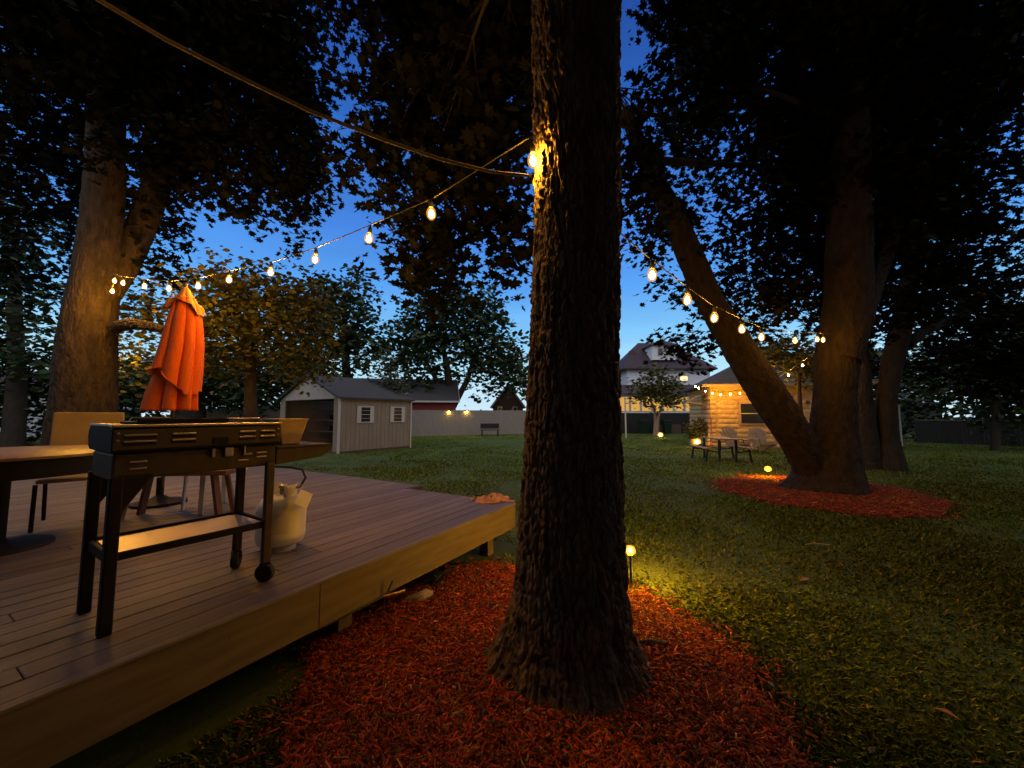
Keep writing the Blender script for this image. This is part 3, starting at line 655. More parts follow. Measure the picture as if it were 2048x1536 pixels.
# lead cable from the house side to the big trunk
lp = []
for i, (px, py) in enumerate(((60, -110), (195, -2), (330, 78), (470, 150), (620, 222), (760, 277), (880, 318), (980, 343), (1062, 352))):
    lp.append(at(px, py, 1.15+.125*i+.02*(i > 7)))
lead = MB().tube([p-lp[0] for p in lp], [.0085]*9, 8).build('power_cable', M_rope, smooth=True, loc=lp[0])
tag(lead, 'tan lead cable stretching from the upper left to the big trunk', 'cable')

# stake lights
def stake(label, base, h, lens_m, r=.018, tilt=(0, 0), ring=True):
    root = thing('stake_light', label, 'garden light', base, 0, 'small stake lights in the garden')
    MB().tube([(0, 0, -.05), (0, 0, h-.03)], .008, 8).build('stake', M_black, root)
    MB().lathe([(.010, h-.03), (.024, h-.02), (.026, h-.008), (.022, h-.004)], n=14).build('housing', M_black, root, smooth=True)
    g_ = MB().lathe([(.014, h-.003), (r*1.7, h+.008), (r*1.9, h+r*1.2), (r*1.4, h+r*2.4), (.002, h+r*2.9)], n=14).build('lens', M_glass_stake, root, smooth=True)
    MB().lathe([(.004, h+.004), (r*.8, h+.008+r*.2), (r*.95, h+r*1.1), (r*.5, h+r*1.9), (.002, h+r*2.1)], n=10).build('lamp', lens_m, g_, smooth=True)
    return root
sp = gnd(1262, 1168); hh = at(1252, 1103, sp.y).z
stake('glowing stake light at the right edge of the big trunk', sp, hh-.02, M_spot, .026)
sp = gnd(1537, 962); hh = at(1537, 942, sp.y).z
stake('glowing stake light at the edge of the forked tree mulch', sp, hh, mat('spot_lens_far', (1,.8,.4), .3, emis=((1, .44, .0004), 1500)), .04)
stake('tiny pale light on the lawn by the slim uplit tree', gnd(1321, 876), .10, M_spot_small, .09)
pb = gnd(1391, 893)
stake('yellow spotlight shining on the plant at the garage corner', pb+Vector((-.05, -.3, 0)), .15, M_spot_small, .085)

# ------------------------------------------------------------------ flat-top grill
L1, L2, L3, L4 = gnd(225, 1265, DZ), gnd(150, 1230, DZ), gnd(458, 1140, DZ), gnd(542, 1158, DZ)
gc = (L1+L2+L3+L4)/4; ga = math.atan2((L4-L1).y+(L3-L2).y, (L4-L1).x+(L3-L2).x)
GL, GD = ((L4-L1).length+(L3-L2).length)/2, ((L2-L1).length+(L3-L4).length)/2
grill = thing('flat_top_grill', 'black flat top grill on casters seen from behind on the deck', 'grill', (gc.x, gc.y, DZ), ga)
hx, hy = GL/2, GD/2          # local: x along the boards, -y towards the viewer
for sx, sy, w in ((-1, -1, .078), (-1, 1, .078), (1, 1, .058), (1, -1, .058)):
    low = 0 if sx < 0 else .115
    b = MB(); b.box((sx*hx, sy*hy, (low+.72)/2), (.048, w*.62, .72-low))
    if sx < 0: b.prism([(-hx+.02, sy*hy-.012, .72), (-hx+.14, sy*hy-.012, .72), (-hx+.02, sy*hy-.012, .54)], (0, .024, 0))
    lg = b.build('leg', M_black if sx < 0 or sy > 0 else M_enamel, grill, bevel=.006)
    if sx > 0:
        b = MB(); b.box((sx*hx, sy*hy, .088), (.05, .05, .05)); b.build('caster_fork', M_black, grill, bevel=.006)
        w_ = MB().lathe([(.018, -.02), (.05, -.02), (.055, -.01), (.055, .01), (.05, .02), (.018, .02)], n=24)
        wo_ = w_.build('caster', M_caster, grill, smooth=True, loc=(sx*hx, sy*hy, .055)); wo_.rotation_euler = (PI/2, 0, .9*sy)
# bottom tray
b = MB(); b.box((0, 0, .352), (GL-.04, GD-.03, .012)); b.build('bottom_tray', M_steel, grill)
b = MB(); b.box((0, -hy+.004, .345), (GL-.05, .018, .038)); b.box((0, hy-.004, .352), (GL-.05, .018, .042)); b.box((-hx, 0, .34), (.02, GD-.05, .05)); b.box((hx, 0, .345), (.02, GD-.05, .05))
b.build('tray_rail', M_black, grill, bevel=.004)
# lower burner box and upper griddle
b = MB(); b.box((.01, 0, .765), (GL+.05, GD-.01, .13)); b.build('burner_box', M_enamel, grill, bevel=.01)
b = MB()
poly = [(-hy-.03, .835), (-hy-.03, .955), (hy+.005, .965), (hy+.04, .94), (hy+.05, .90), (hy+.03, .85), (hy, .835)]
b.prism([(-hx-.03, y, z) for y, z in poly], (GL+.07, 0, 0)); b.build('griddle_body', M_black, grill, bevel=.006)
b = MB(); b.box((.005, -hy-.034, .845+.052), (GL+.066, .006, .098)); b.build('rear_panel', M_enamel, grill, bevel=.002)
b = MB(); b.box((.005, -hy-.02, .962), (GL+.08, .045, .014)); b.box((-hx-.01, 0, .965), (.05, GD, .012)); b.build('rim', M_steel, grill, bevel=.004)
b = MB(); b.box((-.07, .02, .974), (.40, GD-.1, .012)); b.box((-.07, -hy+.06, .982), (.40, .008, .028)); b.build('griddle_plate', M_black, grill, bevel=.003)
sl = MB(); vd = MB()
for x0, x1 in ((-.335, -.215), (-.155, -.055), (.15, .235), (.262, .345)):
    for z in (.918, .887):
        lv = MB().box(((x0+x1)/2, -hy-.0395, z), (x1-x0, .008, .009)).build('louvre', M_steel, grill, bevel=.002); MB().box(((x0+x1)/2, -hy-.0375, z-.012), (x1-x0, .003, .012)).build('vent_dark_strip', M_slot, lv)
MB().box((.06, -hy-.0385, .872), (.075, .006, .036)).build('grease_slot', M_slot, grill, bevel=.002)
sl = MB()
for x0, x1, zs in ((-.30, -.235, (.785, .752)), (.165, .22, (.748,)), (.262, .32, (.785, .760)), (.385, .41, (.755,))):
    for z in zs: MB().box(((x0+x1)/2, -hy-.001 if x1 < .38 else -hy+.03, z), (x1-x0, .010, .008)).build('lower_louvre', M_steel, grill, bevel=.002)
MB().prism([(.191, -hy, .836), (.199, -hy, .836), (.199, -hy, .787), (.235, -hy, .787), (.235, -hy, .779), (.191, -hy, .779)], (0, -.012, 0)).build('tool_hook', M_steel, grill)
for x, w_ in ((.115, .04), (.04, .015)): MB().box((x, -hy-.006, .803), (w_, .01, .05)).build('clip', M_steel, grill, bevel=.002)
sc = MB()
for x in (-hx-.015, hx+.022):
    for z in (.925, .89): sc.lathe([(.0, 0), (.008, 0), (.006, .005), (0, .006)], n=8)
b = MB()
for x in (-hx-.012, hx+.02):
    for z in (.928, .893): MB().tube([(x, -hy-.036, z), (x, -hy-.044, z)], [.008, .005], 8).build('screw', M_steel, grill)
h = MB()
h.tube([(.13, -.06, .972), (.15, -.06, .993), (.33, -.06, .993), (.345, -.06, .972)], .004, 6); h.build('wire_handle', M_steel, grill, smooth=True)
MB().tube([(-.26, .05, .98), (-.25, .05, 1.0), (-.09, .05, 1.0), (-.08, .05, .98)], .004, 6).build('wire_handle', M_steel, grill, smooth=True)
# right side shelf
b = MB(); sx0, sx1 = hx+.035, hx+.40
b.prism([(sx0, -hy, .80), (sx1, -hy, .80), (sx1, -hy, .765), (sx1-.06, -hy, .725), (sx0, -hy, .70)], (0, .02, 0))
b.prism([(sx0, hy, .80), (sx1, hy, .80), (sx1, hy, .765), (sx1-.06, hy, .725), (sx0, hy, .70)], (0, -.02, 0))
b.box((sx1-.01, 0, .78), (.02, GD-.042, .04)); b.box(((sx0+sx1)/2, 0, .806), (sx1-sx0, GD+.02, .012)); b.build('side_shelf', M_enamel, grill, bevel=.004)
M_gr = Matrix.Translation(grill.location) @ Matrix.Rotation(ga, 4, 'Z')
# tan bin on the shelf
bn = thing('storage_bin', 'tan tapered bin standing on the grill side shelf', 'bin', M_gr @ Vector((hx+.19, .02, .812)), ga)
def taper(mb, w0, d0, w1, d1, z0, z1):
    mb.add([(-w0/2,-d0/2,z0),(w0/2,-d0/2,z0),(w0/2,d0/2,z0),(-w0/2,d0/2,z0),(-w1/2,-d1/2,z1),(w1/2,-d1/2,z1),(w1/2,d1/2,z1),(-w1/2,d1/2,z1)],
           [(3,2,1,0),(4,5,6,7),(0,1,5,4),(1,2,6,5),(2,3,7,6),(3,0,4,7)])
b = MB(); taper(b, .12, .17, .20, .22, 0, .17); b.build('body', M_tan, bn, bevel=.008)
MB().box((0, 0, .168), (.208, .228, .016)).build('rim', M_tan, bn, bevel=.004)
# propane tank hanging at the right end
tk = gnd(560, 1097, DZ); tank = thing('propane_tank', 'cream propane tank standing on the deck at the right end of the grill', 'gas tank', (tk.x, tk.y, DZ)); tank.scale = (.95, .95, .98)
b = MB(); b.lathe([(.10, 0), (.112, .0), (.115, .035), (.165, .06), (.176, .10), (.178, .12), (.176, .135), (.178, .30), (.180, .31), (.176, .32), (.172, .335), (.145, .385), (.09, .41), (.03, .416)], n=48)
b.build('body', M_tank, tank, smooth=True)
b = MB()
for a0 in (-.95, 2.2):
    n = 14; ring = []
    for i in range(n+1):
        a = a0+1.9*i/n; ring.append((math.cos(a), math.sin(a)))
    vs = [(.098*x, .098*y, .395) for x, y in ring] + [(.102*x, .102*y, .49) for x, y in ring] + [(.105*x, .105*y, .395) for x, y in ring] + [(.109*x, .109*y, .49) for x, y in ring]
    m_ = n+1; fs = []
    for i in range(n): fs += [(i, i+1, m_+i+1, m_+i), (2*m_+i, 3*m_+i, 3*m_+i+1, 2*m_+i+1), (m_+i, m_+i+1, 3*m_+i+1, 3*m_+i)]
    b.add(vs, fs)
b.build('collar', M_tank, tank, smooth=True)
b = MB(); b.tube([(0, 0, .41), (0, 0, .46)], .022, 10); b.tube([(0, 0, .45), (.06, -.03, .45)], .014, 8); b.lathe([(.028, .465), (.03, .47), (.03, .485), (.02, .49)], n=12)
b.build('valve', M_steel, tank, smooth=True)
hs = [Vector((.06, -.03, .45)), Vector((.13, .02, .47)), Vector((.15, .06, .53)), Vector((.10, .10, .59)), Vector((.0, .10, .61)), Vector((-.1, .05, .62))]
MB().tube([p for a, b_ in zip(hs[:-1], hs[1:]) for p in (a, a.lerp(b_, .5))]+[hs[-1]], .009, 8).build('hose', M_caster, tank, smooth=True)
b = MB(); b.box((0, 0, 0), (.10, .003, .135)); tg = b.build('hang_tag', M_paper, tank, loc=(.205, -.06, .39)); tg.rotation_euler = (-.75, .5, .55)
b = MB(); b.tube([(0, 0, 0), (.06, .02, .04)], .002, 5); b.build('tag_string', M_paper, tank, loc=(.10, -.02, .45))
lab = MB()
for i in range(10):
    a0 = -1.75+i*.1; vs = [(.1785*math.cos(a), .1785*math.sin(a), z) for a, z in ((a0, .15), (a0+.1, .15), (a0+.1, .29), (a0, .29))]; lab.add(vs, [(0, 1, 2, 3)])
lab.build('sticker', mat('tank_sticker', (.60,.55,.42), .6, (.45,.40,.30), 90, (1,1,6)), tank)

# ------------------------------------------------------------------ table, chairs, umbrella, bench
tbl = thing('round_table', 'dark round patio table with thick apron at the left edge', 'table', (-3.92, 3.0, DZ))
MB().lathe([(.0, .70), (.68, .70), (.70, .705), (.70, .722), (.68, .73), (0, .73)], n=48).build('table_top', M_tabletop, tbl, smooth=True)
MB().lathe([(.66, .57), (.67, .57), (.67, .699), (.63, .699)], n=48).build('apron', M_black, tbl, smooth=True)
MB().lathe([(.05, .04), (.05, .57), (.04, .57)], n=16).build('pedestal', M_black, tbl, smooth=True)
MB().lathe([(.0, 0), (.30, .0), (.30, .02), (.2, .04), (.05, .06)], n=32).build('base', M_dark, tbl, smooth=True)
def patio_chair(label, loc, rz, m, seat_m):
    c = thing('patio_chair', label, 'chair', loc, rz)
    MB().box((0, 0, .42), (.50, .48, .03)).build('seat', seat_m, c, bevel=.01)
    b = MB(); M = Matrix.Rotation(-.16, 4, 'X')
    b.box((0, .27, .74), (.50, .025, .60), M=M); b.build('backrest', seat_m, c, bevel=.015)
    for sx in (-1, 1):
        MB().tube([(sx*.25, -.24, 0), (sx*.25, -.22, .40)], .015, 8).build('leg', m, c)
        MB().tube([(sx*.25, .30, 0), (sx*.25, .22, .43)], .015, 8).build('leg', m, c)
        MB().bar((sx*.27, -.24, .62), (sx*.27, .24, .63), .05, .02).build('armrest', m, c, bevel=.005)
    return c
q = at(172, 850, 3.75); patio_chair('tan high back patio chair behind the round table', (q.x, q.y, DZ), .75, M_black, M_tan)
q = gnd(425, 1018, DZ); wc = thing('plastic_chair', 'white plastic chair seen between the grill legs', 'chair', q, -.5)
MB().box((0, 0, .42), (.44, .44, .03)).build('seat', M_white, wc, bevel=.01)
b = MB(); b.box((0, .24, .66), (.44, .025, .40), M=Matrix.Rotation(-.15, 4, 'X')); b.build('backrest', M_white, wc, bevel=.02)
for sx in (-1, 1):
    for sy in (-1, 1): MB().bar((sx*.19, sy*.19, .0), (sx*.18, sy*.18, .42), .045, .02).build('leg', M_white, wc, bevel=.004)
q = gnd(370, 1035, DZ); wb = thing('wooden_bench', 'low brown wooden bench behind the grill tray', 'bench', (q.x-.1, q.y+.05, DZ), .12)
MB().box((0, 0, .44), (1.0, .32, .045)).build('seat', M_brown, wb, bevel=.006)
for sx in (-1, 1):
    MB().bar((sx*.44, -.12, 0), (sx*.36, -.1, .42), .06, .035).build('leg', M_brown, wb)
    MB().bar((sx*.44, .12, 0), (sx*.36, .1, .42), .06, .035).build('leg', M_brown, wb)

# closed umbrella
ub = gnd(318, 1008, DZ); UY = ub.y
umb = thing('patio_umbrella', 'closed orange patio umbrella standing behind the grill', 'umbrella', (ub.x, ub.y, DZ))
def ul(px, py): return at(px, py, UY) - Vector((ub.x, ub.y, DZ))
top = ul(371, 572)
MB().tube([(0, 0, 0), ul(346, 820), top], .02, 10).build('pole', M_pole, umb, smooth=True)
MB().lathe([(.0, 0), (.25, 0), (.25, .03), (.1, .06), (.035, .1), (.035, .3)], n=32).build('base', M_black, umb, smooth=True)
MB().lathe([(.0, -.02), (.03, -.01), (.025, .03), (.0, .05)], c=tuple(top), n=12).build('finial', M_pole, umb, smooth=True)
K = UY/F_PX
def fold_shell(rows, ph, amp, nf, na=160, a0=0, a1=2*PI, power=1.0, hem=None, yr=.62):
    """rows: (left px, right px, row). Folded cloth hung round the pole, pleats deepening downwards"""
    full = abs(a1-a0-2*PI) < 1e-6
    vs, fs = [], []; n = na; nr = len(rows)
    for j, (l, r, y) in enumerate(rows):
        c = ul((l+r)/2, y); R = (r-l)/2*K; t = j/(nr-1)
        for i in range(n):
            a = a0+(a1-a0)*i/(n if full else n-1)
            w = 1 + amp*(.45+.55*t)*(abs(math.sin(a*nf/2+ph+.45*math.sin(a*2+.4*t)))**.7-.8) + .025*math.sin(a*3+t*3)
            zz = c.z
            if hem: zz = max(c.z, hem(a))
            vs.append((c.x+R*w*math.cos(a), c.y+R*yr*w*math.sin(a), zz))
    m_ = n if full else n-1
    for j in range(nr-1):
        for i in range(m_): fs.append((j*n+i, j*n+(i+1) % n, (j+1)*n+(i+1) % n, (j+1)*n+i))
    return MB().add(vs, fs)
def interp_rows(keys, n):
    ys = np.linspace(keys[0][2], keys[-1][2], n); a = np.array(keys, float)
    return [(np.interp(y, a[:, 2], a[:, 0]), np.interp(y, a[:, 2], a[:, 1]), y) for y in ys]
inner = interp_rows([(352, 386, 605), (340, 398, 645), (328, 396, 700), (314, 392, 745), (298, 389, 785), (289, 388, 821)], 44)
o = fold_shell(inner, .4, .55, 8, yr=.5).build('canopy', M_umb, umb, smooth=True)
sd = o.modifiers.new('thick', 'SOLIDIFY'); sd.thickness = .004
outer = interp_rows([(352, 388, 596), (340, 399, 640), (328, 401, 690), (314, 398, 740), (304, 392, 790)], 70)
z743, z738, z780, z800 = ul(300, 748).z, ul(338, 738).z, ul(385, 782).z, ul(388, 820).z
def hem(a):
    # a = 1.5 pi faces the viewer; left of the pleat the hem is high, to the right it slants down
    x = math.cos(a)
    if math.sin(a) > .25: return z780
    if x < -.18: return np.interp(x, [-1, -.18], [z743, z738])
    return np.interp(x, [-.18, .80, .92, 1], [z738, z780, z800, z800])
o = fold_shell(outer, 1.25, .26, 9, na=360, hem=hem, yr=.85).build('outer_fold', M_umb, umb, smooth=True)
sd = o.modifiers.new('thick', 'SOLIDIFY'); sd.thickness = .004
capr = interp_rows([(368, 375, 573), (357, 385, 592), (344, 395, 610), (332, 403, 632)], 24)
def hem2(a):
    x = math.cos(a); return np.interp(x, [-1, -.75, -.4, 0, .3, .8, 1], [ul(330, 616).z, ul(330, 618).z, ul(350, 610).z, ul(370, 603).z, ul(385, 604).z, ul(398, 612).z, ul(402, 634).z])
o = fold_shell(capr, .2, .22, 6, hem=hem2, yr=.8).build('vent_cap', M_umbtop, umb, smooth=True)
sd = o.modifiers.new('thick', 'SOLIDIFY'); sd.thickness = .004
b = MB()
MB().tube([ul(330, 617)+Vector((0, -.04, -.02)), ul(352, 590)+Vector((0, -.05, 0))], .008, 6).build('rib_tip', M_umbtop, umb)

# clutter near the deck corner
q = gnd(985, 1003, DZ); cl = MB()
nn = 26; g = [[None]*nn for _ in range(nn)]; vs = []; fs = []
for i in range(nn):
    for j in range(nn):
        u, v = i/(nn-1)-.5, j/(nn-1)-.5
        e = max(0, 1-(u*u+v*v)*4)
        z = .005 + .07*e**.7*(.5+.5*abs(math.sin(u*17+v*6)*math.cos(v*14-u*4))) + .02*math.sin(u*40)*e
        vs.append((u*.42+.03*math.sin(v*11), v*.30+.03*math.sin(u*13), z))
for i in range(nn-1):
    for j in range(nn-1): fs.append((i*nn+j, (i+1)*nn+j, (i+1)*nn+j+1, i*nn+j+1))
rag = MB().add(vs, fs).build('crumpled_cloth', mat('peach_cloth', (.42,.20,.13), .85, (.58,.31,.21), 14), smooth=True, loc=(q.x+.0, q.y+.06, DZ)); tag(rag, 'crumpled peach coloured cloth on the far corner of the deck', 'cloth')
rag.rotation_euler.z = .4
q = gnd(955, 999, DZ); lf = MB()
for i in range(9):
    a = random.uniform(0, 6); x, y = random.uniform(-.14, .14), random.uniform(-.08, .08); s = random.uniform(.03, .06)
    lf.add([(x, y, .004), (x+s*math.cos(a), y+s*math.sin(a), .02), (x+s*1.2*math.cos(a+.6), y+s*1.2*math.sin(a+.6), .008), (x+s*.6*math.cos(a+1.1), y+s*.6*math.sin(a+1.1), .025)], [(0, 1, 2, 3)])
tag(lf.build('dry_leaves', M_leafdry, loc=(q.x, q.y, DZ+.002)), 'scatter of dry leaves beside the peach cloth', 'leaves', kind='stuff')
q = gnd(838, 1215); st = MB(); st.lathe([(.0, 0), (.08, .0), (.095, .02), (.085, .05), (.05, .065), (.0, .07)], n=12)
st.v = [(x*1.1+.02*math.sin(y*30), y*.7, z*(1+.3*math.sin(x*25))) for x, y, z in st.v]
tag(st.build('stone', M_stone, loc=(q.x, q.y, .05), smooth=True), 'pale rounded stone in the mulch under the deck edge', 'stone')
q = gnd(795, 1187, .22); nz = thing('hose_nozzle', 'brass hose nozzle with grey handle hanging under the deck edge', 'hose nozzle', (q.x, q.y, .22))
b = MB(); b.tube([(-.09, -.05, 0), (0, 0, .0), (.045, .03, .004)], [.012, .014, .017], 10); b.build('barrel', mat('brass', (.55,.42,.2), .3, metal=1), nz, smooth=True)
MB().tube([(-.07, -.03, .0), (-.03, -.02, .10)], .008, 8).build('handle', M_grey, nz); MB().tube([(-.09, -.05, 0), (-.3, -.3, -.03), (-.75, -.95, -.02), (-1.2, -1.6, .0)], .008, 6).build('hose', mat('hose_green', (.06,.07,.05), .5), nz, smooth=True)
for px, py, lb in ((880, 1180, 'broad leaved weed growing below the deck edge'), (740, 1205, 'limp grey leaf plant beside the hose under the deck')):
    q = gnd(px, py); pl = thing('weed', lb, 'plant', q)
    MB().tube([(0, 0, 0), (0, .01, .1)], .006, 5).build('stem', M_conifer, pl)
    pts = np.array([(q.x+random.gauss(0, .03), q.y+random.gauss(0, .03), .08+random.random()*.06) for _ in range(16)]); leaf_cloud('foliage', pts, .11, SIMPLE, M_conifer, pl, q, .9)
q = gnd(1295, 1320); lg = MB().tube([(-.1, 0, .06), (.02, .0, .075), (.12, -.02, .07)], [.03, .03, .028], 12).build('cut_branch', M_bark2, smooth=True, loc=(q.x, q.y, 0.02)); tag(lg, 'short cut branch lying at the right foot of the big trunk', 'branch')
for px, py, r, lb in ((1925, 1455, .05, 'pale leaf on the dark lawn at the lower right'), (1600, 1168, .06, 'pale fallen leaf on the lawn right of the stake light')):
    q = gnd(px, py); f_ = MB().add([(0, 0, .03), (r, r*.4, .05), (r*2, 0, .035), (r, -r*.5, .045)], [(0, 1, 2, 3)]).build('fallen_leaf', M_leafdry, loc=q); tag(f_, lb, 'leaf'); f_.rotation_euler.z = 2.2 if px > 1700 else .3
q = gnd(1632, 1096); tw = MB().tube([(-.12, 0, .04), (.0, .02, .05), (.14, -.02, .04)], .005, 5).build('fallen_twig', M_stone, loc=q); tag(tw, 'pale thin twig lying on the lawn right of the big trunk', 'twig')

# ------------------------------------------------------------------ shed
c0 = gnd(676, 908); c0.z = .0; sa = math.radians(35)
shed = thing('garden_shed', 'tan shed with open gable front and white framed windows', 'shed', c0, 0)
ex = Vector((math.sin(sa), math.cos(sa), 0)); ey = Vector((-math.cos(sa), math.sin(sa), 0)); SL, SW, SH, SP = 3.45, 4.8, 2.18, 3.12
shed.rotation_euler = (0, 0, math.atan2(ex.y, ex.x))     # local x along the side wall, y along the gable
b = MB(); b.box((SL/2, .03, SH/2+.04), (SL, .06, SH-.08))
k = .1
while k < SL: b.box((k, -.003, SH/2+.04), (.022, .014, SH-.08)); k += .2
b.box((SL/2, SW-.03, SH/2), (SL, .06, SH)); b.box((SL-.03, SW/2, SH/2), (.058, SW-.12, SH)); b.box((.03, .23, SH/2), (.06, .34, SH)); b.box((.03, SW-.25, SH/2), (.06, .4, SH))
b.build('wall', M_shed, shed)
b = MB(); b.prism([(.0, -.04, SH-.06), (.0, SW+.04, SH-.06), (.0, SW/2, SP-.04)], (.06, 0, 0)); b.build('gable', mat('shed_gable', (.50,.46,.42), .8, (.56,.52,.48), 4), shed)
b = MB(); ov = .14
for s_, y0 in ((1, -ov), (-1, SW+ov)):
    z0 = SH-.08; b.prism([(-ov, y0, z0), (SL+ov, y0, z0), (SL+ov, SW/2, SP), (-ov, SW/2, SP)], (0, 0, .07))
b.build('roof', M_shingle, shed)
b = MB(); b.box((-.012, -.012, SH/2), (.07, .08, SH)); b.box((SL+.01, -.012, SH/2), (.07, .08, SH)); b.build('corner_trim', M_shedtrim, shed)
for xc in (1.12, 2.72):
    fr = MB(); fr.box((xc, -.022, 1.50), (.78, .035, .68)); fro = fr.build('window', M_shedtrim, shed, bevel=.004)
    MB().box((xc, -.044, 1.50), (.40, .014, .58)).build('pane', M_glassd, fro)
    m_ = MB(); m_.box((xc, -.054, 1.50), (.40, .012, .02)); m_.box((xc, -.054, 1.66), (.40, .012, .012)); m_.box((xc, -.054, 1.34), (.40, .012, .012)); m_.build('muntin', M_shedtrim, fro)
b = MB()
for z in (.75, 1.25, 1.72): b.box((1.6, SW*.5, z), (1.2, SW*.7, .05))
b.build('shelf', M_brown, shed)
M_sh = Matrix.Translation(shed.location) @ Matrix.Rotation(shed.rotation_euler.z, 4, 'Z')
for i in range(6):
    o_ = MB().box((0, 0, .10), (.3, .3, .2)).build('storage_box', M_dark, loc=M_sh @ Vector((1.3, 1.0+(i//2)*.9, (.775, 1.275)[i % 2]+.002))); o_.rotation_euler.z = shed.rotation_euler.z
    tag(o_, 'dark storage box on a shelf inside the open shed', 'box', 'storage boxes on the shed shelves')
MB().box((SL/2, SW/2, .03), (SL, SW, .06)).build('floor_slab', M_post, shed)

# ------------------------------------------------------------------ fence and beyond
f0, f1 = gnd(700, 876), gnd(1045, 868); fd = (f1-f0).normalized(); f0 = f0-fd*9; FL = 34.0
fen = thing('board_fence', 'grey weathered board fence along the back of the lawn', 'fence', (f0.x, f0.y, 0), math.atan2(fd.y, fd.x))
b = MB(); x = 0
while x < FL: b.box((x+.07, 0, .90+random.uniform(-.006, .006)), (.136, .022, 1.78)); x += .14
b.build('boards', M_fence, fen)
b = MB(); b.box((FL/2, .045, .4), (FL, .05, .09)); b.box((FL/2, .045, 1.45), (FL, .05, .09)); b.build('rail', M_fence, fen)
for i in range(14): MB().box((0, .045, .93), (.1, .1, 1.86)).build('post', M_fence, fen, loc=(i*2.5+.3, .06, 0))
for px, lb in ((898, 'left of two small amber lamps on the board fence'), (933, 'right of two small amber lamps on the board fence')):
    r = (px-1024)/F_PX; t = (r*f0.y-f0.x)/(fd.x-r*fd.y); p = f0+fd*t; nrm = Vector((fd.y, -fd.x, 0))
    L = thing('fence_lamp', lb, 'lamp', p+nrm*.02+Vector((0, 0, 1.70)), math.atan2(fd.y, fd.x), 'amber lamps on the fence')
    MB().prism([(-.09, 0, .0), (.09, 0, .0), (.06, 0, .11), (-.06, 0, .11)], (0, -.10, 0)).build('hood', M_black, L)
    MB().box((0, -.05, -.012), (.13, .07, .02)).build('lens', mat('fence_lens', (1,.7,.2), .4, emis=((1, .60, .06), 170)), L)
# red barn
def gable_house(name, label, cat, c, rz, L, Wd, H, P_, mw, mr, over=.25, trim=None):
    """local x along the ridge"""
    o = thing(name, label, cat, c, rz)
    b = MB(); b.prism([(-L/2, -Wd/2, 0), (-L/2, Wd/2, 0), (-L/2, Wd/2, H), (-L/2, 0, P_-.06), (-L/2, -Wd/2, H)], (L, 0, 0)); b.build('wall', mw, o)
    b = MB(); sl_ = (P_-H)/(Wd/2)
    for s_ in (-1, 1): b.prism([(-L/2-over, s_*(Wd/2+over), H-sl_*over), (L/2+over, s_*(Wd/2+over), H-sl_*over), (L/2+over, 0, P_), (-L/2-over, 0, P_)], (0, 0, .1))
    b.build('roof', mr, o)
    if trim:
        b = MB()
        for s_ in (-1, 1):
            b.bar((-L/2-over-.02, s_*(Wd/2+over), H-sl_*over), (-L/2-over-.02, 0, P_), .05, .16); b.bar((L/2+over+.02, s_*(Wd/2+over), H-sl_*over), (L/2+over+.02, 0, P_), .05, .16)
            b.bar((-L/2-over, s_*(Wd/2+over+.03), H-sl_*over), (L/2+over, s_*(Wd/2+over+.03), H-sl_*over), .05, .14)
        b.build('fascia', trim, o)
    return o
c = at(835, 850, 33); gable_house('red_barn', 'dark red barn with grey roof behind the fence and shed', 'barn', (c.x-1.2, c.y+.8, 0), math.radians(12), 8.2, 5, 2.75, 4.5, M_barn, M_shingle, .3, M_shedtrim)
c = at(1016, 850, 44); bh = gable_house('brick_house', 'dim brick house with pale gable trim beyond the fence', 'house', (c.x, c.y+3, 0), PI/2, 7, 3.4, 2.6, 4.9, M_brick, M_shingle, .25, M_shedtrim)
for x in (-.8, .9):
    fr = MB().box((-3.53, x, 1.75), (.08, .55, 1.2)).build('window', M_shedtrim, bh); MB().box((-3.58, x, 1.75), (.05, .38, 1.0)).build('pane', M_glassd, fr)
c = at(225, 800, 25); gable_house('far_shed', 'small dim bluish shed glimpsed left of the umbrella', 'shed', (c.x-.5, c.y, 0), .75, 3.4, 3.0, 1.9, 2.7, M_dark, mat('pale_metal_roof', (.34,.36,.46), .5, (.4,.42,.52), 3))
c = at(10, 800, 22); gable_house('far_house', 'lavender grey house wall at the left edge behind trees', 'house', (c.x-2, c.y+3, 0), .8, 6, 5, 2.9, 4.2, M_house, M_houseroof)
# cars far beyond the fence: two parked, pale roofs
def car(label, c, rz, m):
    o = thing('parked_car', label, 'car', c, rz, 'cars parked beyond the fence')
    b = MB(); prof = [(-2.2, .35), (2.2, .35), (2.25, .75), (1.4, .95), (.8, 1.5), (-1.2, 1.52), (-1.9, 1.0), (-2.25, .9)]
    b.prism([(x, -.85, z) for x, z in prof], (0, 1.7, 0)); b.build('body', m, o, bevel=.06)
    MB().prism([(.78, -.87, 1.4), (-1.1, -.87, 1.42), (-1.6, -.87, 1.02), (1.2, -.87, .98)], (0, 1.74, 0)).build('side_window', M_glassd, o)
    for x in (-1.4, 1.4):
        for y in (-.8, .8):
            w_ = MB().lathe([(.1, -.1), (.32, -.1), (.34, 0), (.32, .1), (.1, .1)], n=20).build('wheel', M_caster, o, smooth=True, loc=(x, y, .34)); w_.rotation_euler = (PI/2, 0, 0)
c = at(935, 850, 40); car('blue grey car roof showing above the fence near the lamps', (c.x, c.y, .35), .1, mat('car_blue', (.16,.18,.34), .3, spec=.6))
c = at(558, 810, 27); car('pale blue car far behind, left of the shed', (c.x, c.y, .6), .5, mat('car_pale', (.34,.42,.55), .3, spec=.6))
